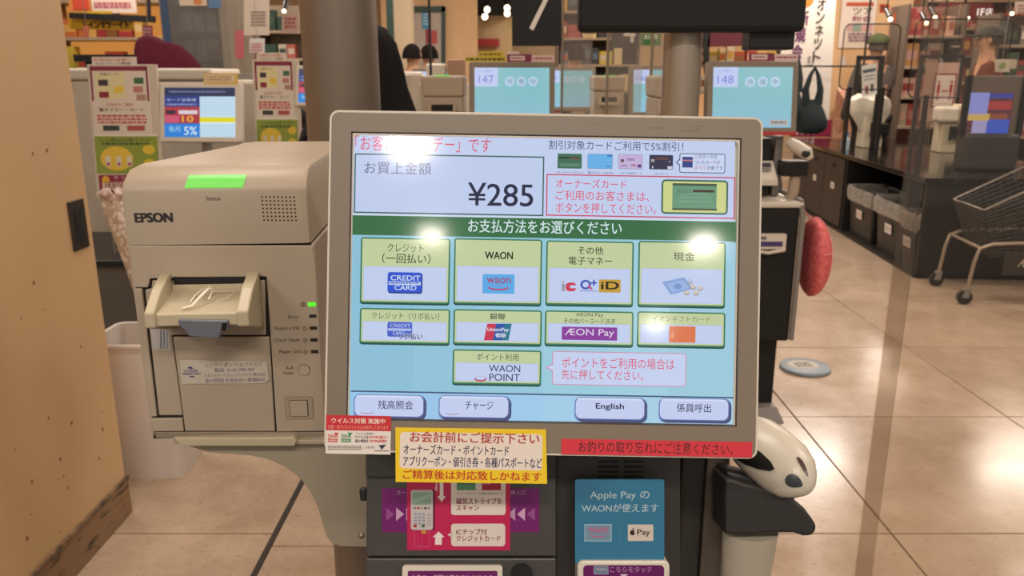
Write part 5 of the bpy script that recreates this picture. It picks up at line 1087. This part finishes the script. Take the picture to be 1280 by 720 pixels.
# back wall of the hall with shop fronts
bw = struct(MB().box((-9, 15.5, 0), (12, 15.7, CEIL)), 'wall_back', mat('shop_cream', '#cdb592', .7, var=.08, vscale=1.2))
struct(MB().box((-9.2, 2.4, 0), (-9, 15.7, CEIL)), 'wall_left_far', mat('shop_cream', '#cdb592')); struct(MB().box((12, 2.4, 0), (12.2, 15.7, CEIL)), 'wall_right_far', mat('shop_cream', '#cdb592'))
def colour_name(h):
    r, g, b = [int(h[i:i+2], 16) for i in (1, 3, 5)]; mx, mn = max(r, g, b), min(r, g, b)
    if mx < 75: return 'near-black'
    if mx-mn < 22: return 'grey' if mx < 170 else 'white'
    if g >= r and g >= b: return 'green'
    if b > r: return 'blue'
    if b > .62*r: return 'cream' if mx > 190 else 'brown'
    if g > .72*r: return 'yellow' if b < .55*r else 'tan'
    if g > .5*r: return 'orange' if mx > 150 else 'brown'
    return 'red'
def shelf_unit(label, px0, px1, Y, ztop, levels, palette, seed, lit=None, depth=.4, name='shop_shelf', pgroup=None, plabel=None, dense=.09, back='#8a6a50', z0=.95):
    x0 = at(px0, 60, Y=Y).x; x1 = at(px1, 60, Y=Y).x; w = x1-x0
    t = thing(name, label, 'shelf', (x0, Y, 0))
    MB().box((0, depth, 0), (w, depth+.03, ztop)).build('back_panel', mat('shelf_back_'+back, back, .7, var=.15, emit=lit, es=.55) if lit else mat('shelf_back_'+back, back, .7, var=.15), t, world=False)  # with lit, the panel itself glows in place of shelf lighting
    for x in (0, w-.03): MB().box((x, 0, 0), (x+.03, depth, ztop)).build('side_panel', mat('shelf_side', '#6a5a4c', .6), t, world=False)
    rr_ = random.Random(seed); step = (ztop-z0)/levels; protos = {}
    for L in range(levels):
        z = z0+L*step; MB().box((.03, 0, z-.03), (w-.03, depth, z)).build('shelf_board', mat('shelf_board', '#a8957e', .5), t, world=False, bevel=.002)
        x = .05
        while x < w-.08:
            bwid = round(rr_.choice((.8, 1, 1.3, 1.7))*dense, 3); bh = round(step*rr_.choice((.5, .62, .75)), 3); col_ = rr_.choice(palette); k_ = (bwid, bh, col_)
            if x+bwid > w-.04: break
            if k_ in protos: o = protos[k_].copy(); COL.objects.link(o)
            else:
                mb = MB(); mb.box((0, 0, 0), (bwid*.9, .12, bh), col_); q_ = rr_.choice(palette); mb.add([(bwid*.1, -.001, bh*.3), (bwid*.8, -.001, bh*.3), (bwid*.8, -.001, bh*.7), (bwid*.1, -.001, bh*.7)], [(0, 1, 2, 3)], q_)
                o = mb.build('product_box', INK, None); protos[k_] = o; tag(o, plabel, 'box', pgroup)
            o['label'] = plabel.replace('pack', colour_name(col_)+' pack').replace('shelves', 'shelves, '+('lowest', 'second', 'third', 'fourth')[L]+' board up')
            o.location = (x0+x, Y+.03+rr_.uniform(0, .05), z); x += bwid*1.02
    return t
PINKS = ['#c89088', '#b8584c', '#d8b0a0', '#a84848', '#d8c4b4', '#c07058', '#8c3c3c', '#d09a5c', '#b8a890']
WARMS = ['#d8a858', '#c87038', '#b04a30', '#e0c890', '#8a5a30', '#d8c8a8', '#a83a3a', '#c8b040']
MIXED = ['#b8ac9c', '#8a8078', '#c8bca8', '#5a6a7c', '#a85048', '#4a5a48', '#c8a050', '#d8d0c4', '#3c3a3c']
shelf_unit('brightly lit shelves of pink and red packs beyond the counter', 1130, 1205, 9.2, 2.15, 4, PINKS, 3, pgroup='packs on the pink shelves', plabel='small pack on the pink shelves beyond the packing counter', dense=.1, back='#a87868', z0=.85)
shelf_unit('shelves with dark and coloured bottles at the right edge', 1245, 1330, 8.4, 2.0, 4, MIXED+['#e0dcd0', '#2c3c5c', '#3c6a4c'], 5, pgroup='packs on the right edge shelves', plabel='small pack on the shelves at the right edge', dense=.08, back='#4a3c34', z0=.8)
shelf_unit('far wall of gift shop shelves with warm lights', 1150, 1300, 12.8, 2.9, 4, PINKS+WARMS, 8, pgroup='packs in the far gift shop', plabel='small pack on the far gift shop shelves', dense=.16, back='#8c5a4c', z0=1.3)
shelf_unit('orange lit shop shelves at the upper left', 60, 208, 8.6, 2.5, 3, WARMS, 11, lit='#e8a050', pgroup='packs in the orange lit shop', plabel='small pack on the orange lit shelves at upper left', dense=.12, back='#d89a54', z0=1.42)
shelf_unit('distant shelves between the black sign and the pale pole', 696, 800, 11.5, 2.6, 4, MIXED+WARMS, 14, pgroup='packs on the middle shelves', plabel='small pack on the distant shelves between sign and pale pole', dense=.12, back='#5a4a40', z0=1.2)
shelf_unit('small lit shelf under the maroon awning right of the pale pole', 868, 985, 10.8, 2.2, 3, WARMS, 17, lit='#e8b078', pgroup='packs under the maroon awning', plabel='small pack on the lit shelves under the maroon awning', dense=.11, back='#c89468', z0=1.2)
shelf_unit('pale display shelves behind the small poster rack', 322, 395, 9.0, 2.15, 3, ['#c8bca8', '#3c5a48', '#d8cab0', '#b86050', '#2c4a3c'], 19, pgroup='packs on the pale display', plabel='small pack on the pale display shelves', dense=.12, back='#c8b498', z0=1.3)
# shop sign rail with yellow sign
Y0 = 8.0; t = thing('yellow_shop_sign', 'long yellow sign with black lettering under the dark rail at upper left', 'sign', tuple(at(90, 34, Y=Y0)))
MB().pprism([(86, 24), (166, 26), (166, 38), (86, 36)], Plane((-4, Y0, 1.4), (1, 0, 0), (0, 0, 1)), -.02, 0).build('board', mat('sign_yellow', '#d6a81c', .5), t)
c = Canvas(Plane((-4, Y0, 1.4), (1, 0, 0), (0, 0, 1)), .003, .003); c.text('レインサツーイト', 105, 27, 161, 35, '#3a2408', 1, .04); c.build('sign_print', INK, t)
t = thing('display_rail', 'thick dark display rail with upright post above the yellow sign', 'rail', tuple(at(90, 20, Y=Y0)))
MB().pprism([(86, 15.5), (192, 20), (192, 28), (86, 23)], Plane((-4, Y0-.06, 1.4), (1, 0, 0), (0, 0, 1)), -.05, 0).build('rail', MATBLACK, t); MB().pprism([(182, -30), (185.5, -30), (187.5, 24), (184, 24)], Plane((-4, Y0-.05, 1.4), (1, 0, 0), (0, 0, 1)), -.03, 0).build('post', MATBLACK, t)
t = thing('shop_poster', 'white and orange poster hanging above the dark rail at upper left', 'poster', tuple(at(140, 0, Y=Y0)))
PLL = Plane((-4, Y0, 1.4), (1, 0, 0), (0, 0, 1)); MB().pprism([(86, -30), (170, -30), (170, 15.5), (86, 14)], PLL, -.02, 0).build('board', mat('poster_orange', '#d88848', .5, var=.15), t)
c = Canvas(PLL, .003, .003); c.rect(111, -25, 56, 39, '#dcc8b8', 1); c.rect(88, -20, 20, 30, '#c84a34', 1); c.lines(118, 3, 46, 2, 4, 3, '#b8606c', 2); c.rect(111, 14, 30, 3, '#c8a020', 3); c.build('poster_print', INK, t)
t = thing('pale_goods_table', 'pale shop fitting with white notices behind the poster rack at the left edge', 'fitting', (at(92, 60, Y=6.2).x, 6.2, 0))
MB().box((0, 0, 0), (.95, .4, 1.46)).build('cabinet', mat('fitting_pale', '#c8bcac', .5, var=.1, vscale=5), t, world=False, bevel=.01); MB().box((0, -.02, 1.5), (.95, .3, 1.55)).build('shelf_board', BLACKP, t, world=False)
for x in (.02, .9): MB().box((x, .1, 1.46), (x+.03, .2, 1.5)).build('bracket', BLACKP, t, world=False)
c = LC(lpl(0, -.001, 0)); 
for i in range(5): c.rect(.03+.14*i, 1.18+.05*(i % 2), .12, .16, '#ddd4c6', 1); c.lines(.04+.14*i, 1.3, .1, 3, .03, .012, ('#b07068', '#6a6460')[i % 2], 2, i)
c.build('notices', INK, t, world=False)
def tag_strip(px0, px1, py0, py1, Y, col_, label, name='hanging_tag', text=None):
    pl = Plane((0, Y, 1.4), (1, 0, 0), (0, 0, 1)); t = thing(name, label, 'sign', tuple(at((px0+px1)/2, py1, Y=Y)))
    MB().pprism([(px0, py0), (px1, py0), (px1, py1), (px0, py1)], pl, -.015, 0).build('board', mat('tag_'+col_, col_, .5, var=.08), t)
    q = at((px0+px1)/2, py0+1, Y=Y); MB().cyl((q.x, Y+.008, q.z), (q.x, Y+.008, CEIL), .0025, 6).build('hanger', SATIN, t)
    if text:
        c = Canvas(pl, .003, .002); text(c); c.build('print', INK, t)
    return t
tag_strip(178, 190, 32, 47, 6.6, '#b04858', 'pink tag hanging just above the maroon coat', text=lambda c: c.lines(179, 35, 10, 3, 4, 2, '#e0b8b8', 1))
tag_strip(104, 110, 32, 47, 6.4, '#d8785c', 'narrow orange tag at the shelf edge, far upper left')
tag_strip(294, 304, 38, 73, 5.2, '#b85c68', 'tall narrow pink strip standing between cooler and white notice')
tag_strip(305, 336, -20, 44, 5.6, '#cfc0ae', 'large pale vertical notice with small print left of the steel post', text=lambda c: c.lines(314, 14, 18, 5, 4, 2, '#8a7a6c', 1))
tag_strip(312, 330, 48, 66, 4.9, '#c9c4c4', 'small pale card propped above the smaller poster rack', text=lambda c: c.lines(314, 54, 14, 3, 4, 2, '#c07068', 1))
tag_strip(352, 374, 16, 42, 6.4, '#cfb0a0', 'pinkish price card on the pale display shelves', text=lambda c: c.lines(356, 22, 14, 3, 5, 3, '#b86060', 1))
# tall glass cooler
A = at(209, 90, Y=5.6); B = at(291, 90, Y=5.6); t = thing('glass_cooler', 'tall blue-grey glass-fronted cooler behind the register', 'cooler', (A.x, 5.6, 0)); w = B.x-A.x
MB().box((0, 0, 0), (.05, .5, 2.6)).build('blue_side', mat('cooler_blue', '#3a506e', .35, var=.15), t, world=False, bevel=.004); MB().box((w-.06, 0, 0), (w, .5, 2.6)).build('side_panel', mat('cooler_tan', '#8a8070', .4, var=.1), t, world=False, bevel=.004)
MB().box((.05, .45, 0), (w-.06, .5, 2.6)).build('back_panel', mat('cooler_back', '#4e6c8c', .5, var=.2, vscale=3), t, world=False)
for z in (.6, 1.0, 1.3, 1.5, 1.68, 1.86, 2.1): MB().box((.05, .05, z), (w-.06, .45, z+.02)).build('shelf', mat('cooler_shelf', '#4a525c', .5), t, world=False)
for i, z in enumerate((1.32, 1.52, 1.70, 1.88)):
    for j in range(4): MB().box((.08+j*.085, .12, z), (.15+j*.085, .2, z+.11)).build('pack', mat('cooler_pack%d' % (i % 3), ('#6a7a80', '#4c5460', '#5c7894')[i % 3], .5), t, world=False)
MB().box((.05, .0, .1), (w-.06, .008, 2.55)).build('glass_door', ACRF, t, world=False)
c = LC(lpl(0, -.001, 0)); c.rect(.13, 1.845, .18, .1, '#cdb8a4', 1); c.rect(.32, 1.83, .08, .08, '#58789c', 1); c.ell(.25, 1.87, .03, .02, '#c87840', 2); c.build('door_sticker', INK, t, world=False)

# centre background
struct(MB().box((at(478, 60, Y=13).x, 13, 0), (at(597, 60, Y=13).x, 13.1, CEIL)), 'wall_middle', mat('wall_sand', '#d8b488', .7, var=.06))
GR = mat('green_frame', '#28423a', .5)
t = thing('green_framed_window', 'green-framed shop window with blue sign in the sand wall', 'window', tuple(at(534, 90, Y=12.9)))
pl = Plane((-1.5, 12.95, 1.4), (1, 0, 0), (0, 0, 1))
MB().pprism([(516, 9), (556, 9), (556, 95), (516, 95)], pl, -.02, 0).build('pane', mat('window_pale', '#b8aca0', .4, var=.15, vscale=3), t)
for a in ([(515, 8), (557, 8), (557, 15), (515, 15)], [(552, 8), (557, 8), (557, 95), (552, 95)], [(515, 8), (517, 8), (517, 95), (515, 95)]): MB().pprism(a, pl, 0, .04).build('frame_bar', GR, t)
c = Canvas(pl, .005, .004); c.rect(527, 13, 11, 22, '#3c88b4', 1); c.lines(529, 17, 7, 4, 4, 2, '#a8d0e0', 2); c.rect(532, 36, 4, 18, '#8a2c34', 1); c.rect(539, 38, 7, 16, '#b04a4c', 1); c.build('window_print', INK, t)
t = thing('thin_partition_post', 'thin black upright post in front of the green-framed window', 'post', (at(539.5, 130, Y=4.1).x, 4.1, 0)); MB().box((-.006, -.006, 0), (.006, .006, 2.2)).build('post', BLACKP, t, world=False)
t = thing('green_post', 'dark green upright post behind the long-haired person', 'post', (at(489, 60, Y=8).x, 8, 0)); MB().box((-.03, -.03, 0), (.03, .03, 3.2)).build('post', GR, t, world=False)
t = thing('cream_column', 'square cream column right of the long-haired person', 'column', (at(505, 30, Y=9).x, 9, 0)); MB().box((-.1, -.1, 0), (.1, .1, 3.29)).build('shaft', mat('column_cream', '#cdb898', .6, var=.04), t, world=False, bevel=.01)
t = thing('register_stack', 'white and tan boxes of equipment left of the 147 kiosk printer', 'equipment', (at(557, 95, Y=4.3).x, 4.3, 0))
MB().box((-.20, 0, 0), (.1, .4, 1.36)).build('cabinet', CRM, t, world=False, bevel=.01); MB().box((-.1, 0, 1.36), (.0, .1, 1.46)).build('white_box', WHITEP, t, world=False, bevel=.01); MB().box((.01, 0, 1.36), (.1, .1, 1.48)).build('tan_box', mat('tan_box', '#b08870', .6), t, world=False, bevel=.004)
# lit shop bay
t = thing('lit_shop_bay', 'bright recessed shop bay under spotlights, centre background', 'shop front', tuple(at(610, 60, Y=14)))
pl = Plane((-.4, 14.4, 1.4), (1, 0, 0), (0, 0, 1))
MB().pprism([(594, 22), (640, 22), (640, 95), (594, 95)], pl, -.02, 0).build('back_panel', mat('bay_cream', '#dcc090', .6, var=.06), t)
MB().pprism([(590, -20), (640, -20), (640, 20), (590, 20)], pl, .0, .3).build('dark_header', MATBLACK, t); MB().pprism([(592, 49), (624, 49), (624, 58), (592, 58)], pl, .02, .2).build('red_counter', mat('red_counter', '#a8302c', .5), t)
MB().pprism([(585, 18), (594, 18), (594, 95), (585, 95)], pl, .0, .3).build('side_column', mat('bay_brown', '#8a6448', .6), t)
def spot(px, py, Y, r=.05, e=6):
    q = at(px, py, Y=Y); t = thing('spotlight', 'small bright shop spotlight in the background', 'lamp', tuple(q), 0, 'small bright shop spotlights')
    MB().ell((0, 0, 0), (r, r, r), 12, 8).build('bulb', mat('bulb_glow', '#fff0d8', .5, emit='#ffe8c8', es=4), t, world=False, smooth=True); MB().cyl((0, .02, .02), (0, .12, .1), r*1.1, 12).build('housing', BLACKP, t, world=False); MB().cyl((0, .1, .1), (0, .1, CEIL-q.z), .006, 6).build('hanger', BLACKP, t, world=False)
for px_, py_ in ((572, 12), (609, 12), (606, 21), (634, 17), (634, 10), (706, 15), (706, 22), (718, 15)): spot(px_, py_, 13.9, .05 if px_ > 600 else .04)
for px_, py_, Y in ((1113, 24, 8.6), (1158, 29, 8.6), (1169, 22, 8.6), (1210, 23, 10), (1160, 90, 9), (1180, 84, 9), (1185, 22, 11.5), (355, 14, 8.8), (1265, 17, 10)): spot(px_, py_, Y, .022)
# vertical acrylic dividers in the middle
for px_, w_, Y, lb in ((703, 36, 4.2, 'smeary clear divider nearest the 147 screen'), (760, 42, 3.9, 'smeary clear divider midway between the 147 screen and pale pole'), (815, 40, 4.0, 'smeary clear divider touching the left of the pale pole')):
    a = at(px_, 60, Y=Y); t = thing('clear_divider', lb, 'partition', (a.x, Y, 0), 0, 'smeary clear dividers')
    MB().box((0, 0, .6), (w_*Y/1005, .004, 2.0)).build('sheet', ACRF, t, world=False); MB().box((-.006, -.01, .0), (.006, .01, 2.0)).build('edge_post', mat('divider_edge', '#8a7c68', .3), t, world=False)
# hanging number signs
def hanging_sign(px0, px1, py1, Y, label, draw, py0=-60):
    pl = Plane((0, Y, 1.4), (1, 0, 0), (0, 0, 1)); t = thing('hanging_sign', label, 'sign', tuple(at((px0+px1)/2, py1, Y=Y)))
    MB().pprism([(px0, py0), (px1, py0), (px1, py1), (px0, py1)], pl, -.04, 0).build('board', MATBLACK, t)
    z = at(px0, py0, Y=Y).z; xm = at((px0+px1)/2, 0, Y=Y).x; MB().cyl((xm, Y+.02, z), (xm, Y+.02, CEIL), .006, 8).build('hanger', SATIN, t)
    c = Canvas(pl, .002, .001); draw(c); c.build('sign_print', INK, t)
hanging_sign(640, 702, 57, 2.6, 'black hanging sign with broad white diagonal stroke above the touchscreen', lambda c: (c.poly([(661.5, 35), (666.5, 38.5), (688, -6), (682, -6)], '#d8d0c4', 1), c.rect(660, -12, 30, 6, '#d8d0c4', 1)))
hanging_sign(765, 798, 60, 6.2, 'distant black hanging sign with white number 4', lambda c: c.text('4', 780, 30, 794, 52, '#d0c8bc', 1, .02), py0=-10)
tag_strip(801, 826, 42, 57, 7.2, '#3c7838', 'green hanging sign with white letters left of the pale pole', 'green_sign', text=lambda c: c.text('お酒', 805, 43, 822, 49, '#d8dcc8', 1, .02))
t = thing('maroon_awning', 'dark maroon shop awning right of the pale pole', 'awning', tuple(at(912, 58, Y=10.2)))
pl = Plane((2, 10.2, 1.4), (1, 0, 0), (0, 0, 1)); MB().pprism([(888, 30), (942, 30), (944, 56), (884, 58)], pl, -.3, 0).build('awning_cloth', mat('awning_maroon', '#5c1826', .7, var=.1), t); MB().pprism([(880, 40), (888, 30), (886, 92), (882, 92)], pl, -.1, 0).build('drape', MATBLACK, t)
q = at(915, 32, Y=10.4); MB().cyl((q.x, 10.4, q.z), (q.x, 10.4, CEIL), .02, 8).build('hanger', BLACKP, t)
# signs above the right shop
tag_strip(1095, 1150, -20, 4, 11.8, '#b86a3c', 'orange fascia board of the right hand shop', 'shop_fascia')
t = tag_strip(1100, 1112, 5, 16, 9.6, '#a03c20', 'small orange sign with the letter H on the right hand shop', text=lambda c: c.text('H', 1102, 6, 1108, 13, '#3a1c10', 1, .03))
tag_strip(1118, 1123, 16, 48, 9.5, '#d85a28', 'vertical orange lit strip left of the smeary acrylic')
tag_strip(1132, 1146, 10, 36, 9.4, '#8a3434', 'red poster with pale round motif on the right hand shop', text=lambda c: (c.ell(1141, 22, 3.6, 4, '#c89880', 1),))
pl = Plane((0, 12.5, 1.4), (1, 0, 0), (0, 0, 1)); t = thing('lit_shop_sign', 'glowing white lettering on a dark red fascia at upper right', 'sign', tuple(at(1225, 20, Y=12.5)))
q = at(1208, 5, Y=12.5); MB().cyl((q.x, 12.53, q.z), (q.x, 12.53, CEIL), .02, 8).build('hanger', BLACKP, t)
MB().pprism([(1175, 4), (1242, 4), (1242, 26), (1175, 26)], pl, -.05, 0).build('board', mat('fascia_red', '#6c2422', .5, var=.15), t); c = Canvas(pl, .004, .003); c.text('1F', 1221.5, 11, 1230, 19, '#fff0e4', 1, .03); c.text('店', 1232, 10.5, 1240, 19, '#fff0e4', 1, .02); c.build('sign_print', SIGNGLOW, t)
t = tag_strip(1270, 1300, 2, 17, 8.0, '#d2c4b4', 'pale notice with pink print at the top right corner', text=lambda c: c.lines(1272, 6, 24, 3, 4, 2, '#a86a6a', 1))
tag_strip(1245, 1262, 74, 90, 6.85, '#cfc4ae', 'small square notice stuck on the acrylic before the capped person', 'square_notice', text=lambda c: c.ell(1253, 82, 4, 4, '#8a9a5c', 1))
tag_strip(1187, 1202, 52, 64, 8.6, '#2c2420', 'small dark hanging sign among the pink shelves', text=lambda c: c.lines(1189, 57, 11, 1, 4, 2, '#c8b8a8', 1))
# price placards leaning on pink display
t = thing('slanted_display', 'slanted pink display table with red and white price placards beyond the counter', 'display', (at(1120, 160, Y=8.9).x, 10.0, 0), 0)
MB().hexa([(-.1, -.3, 0), (1.2, -.3, 0), (1.2, .4, 0), (-.1, .4, 0)], [(-.1, -.3, .9), (1.2, -.3, .9), (1.2, .4, 1.25), (-.1, .4, 1.25)]).build('table', mat('display_pink', '#c07c5c', .6, col2='#d8b8a4', vscale=18), t, world=False)
c = LC(lpl(0, -.31, 0)); c.rect(.12, .62, .26, .26, '#d8c0b4', 1)
for i in range(4): c.rect(.08, .82-.06*i, .06, .04, '#b03c34', 2); c.lines(.16, .83-.06*i, .2, 1, .02, .02, '#a07068', 2, i)
c.build('placard', INK, t, world=False)
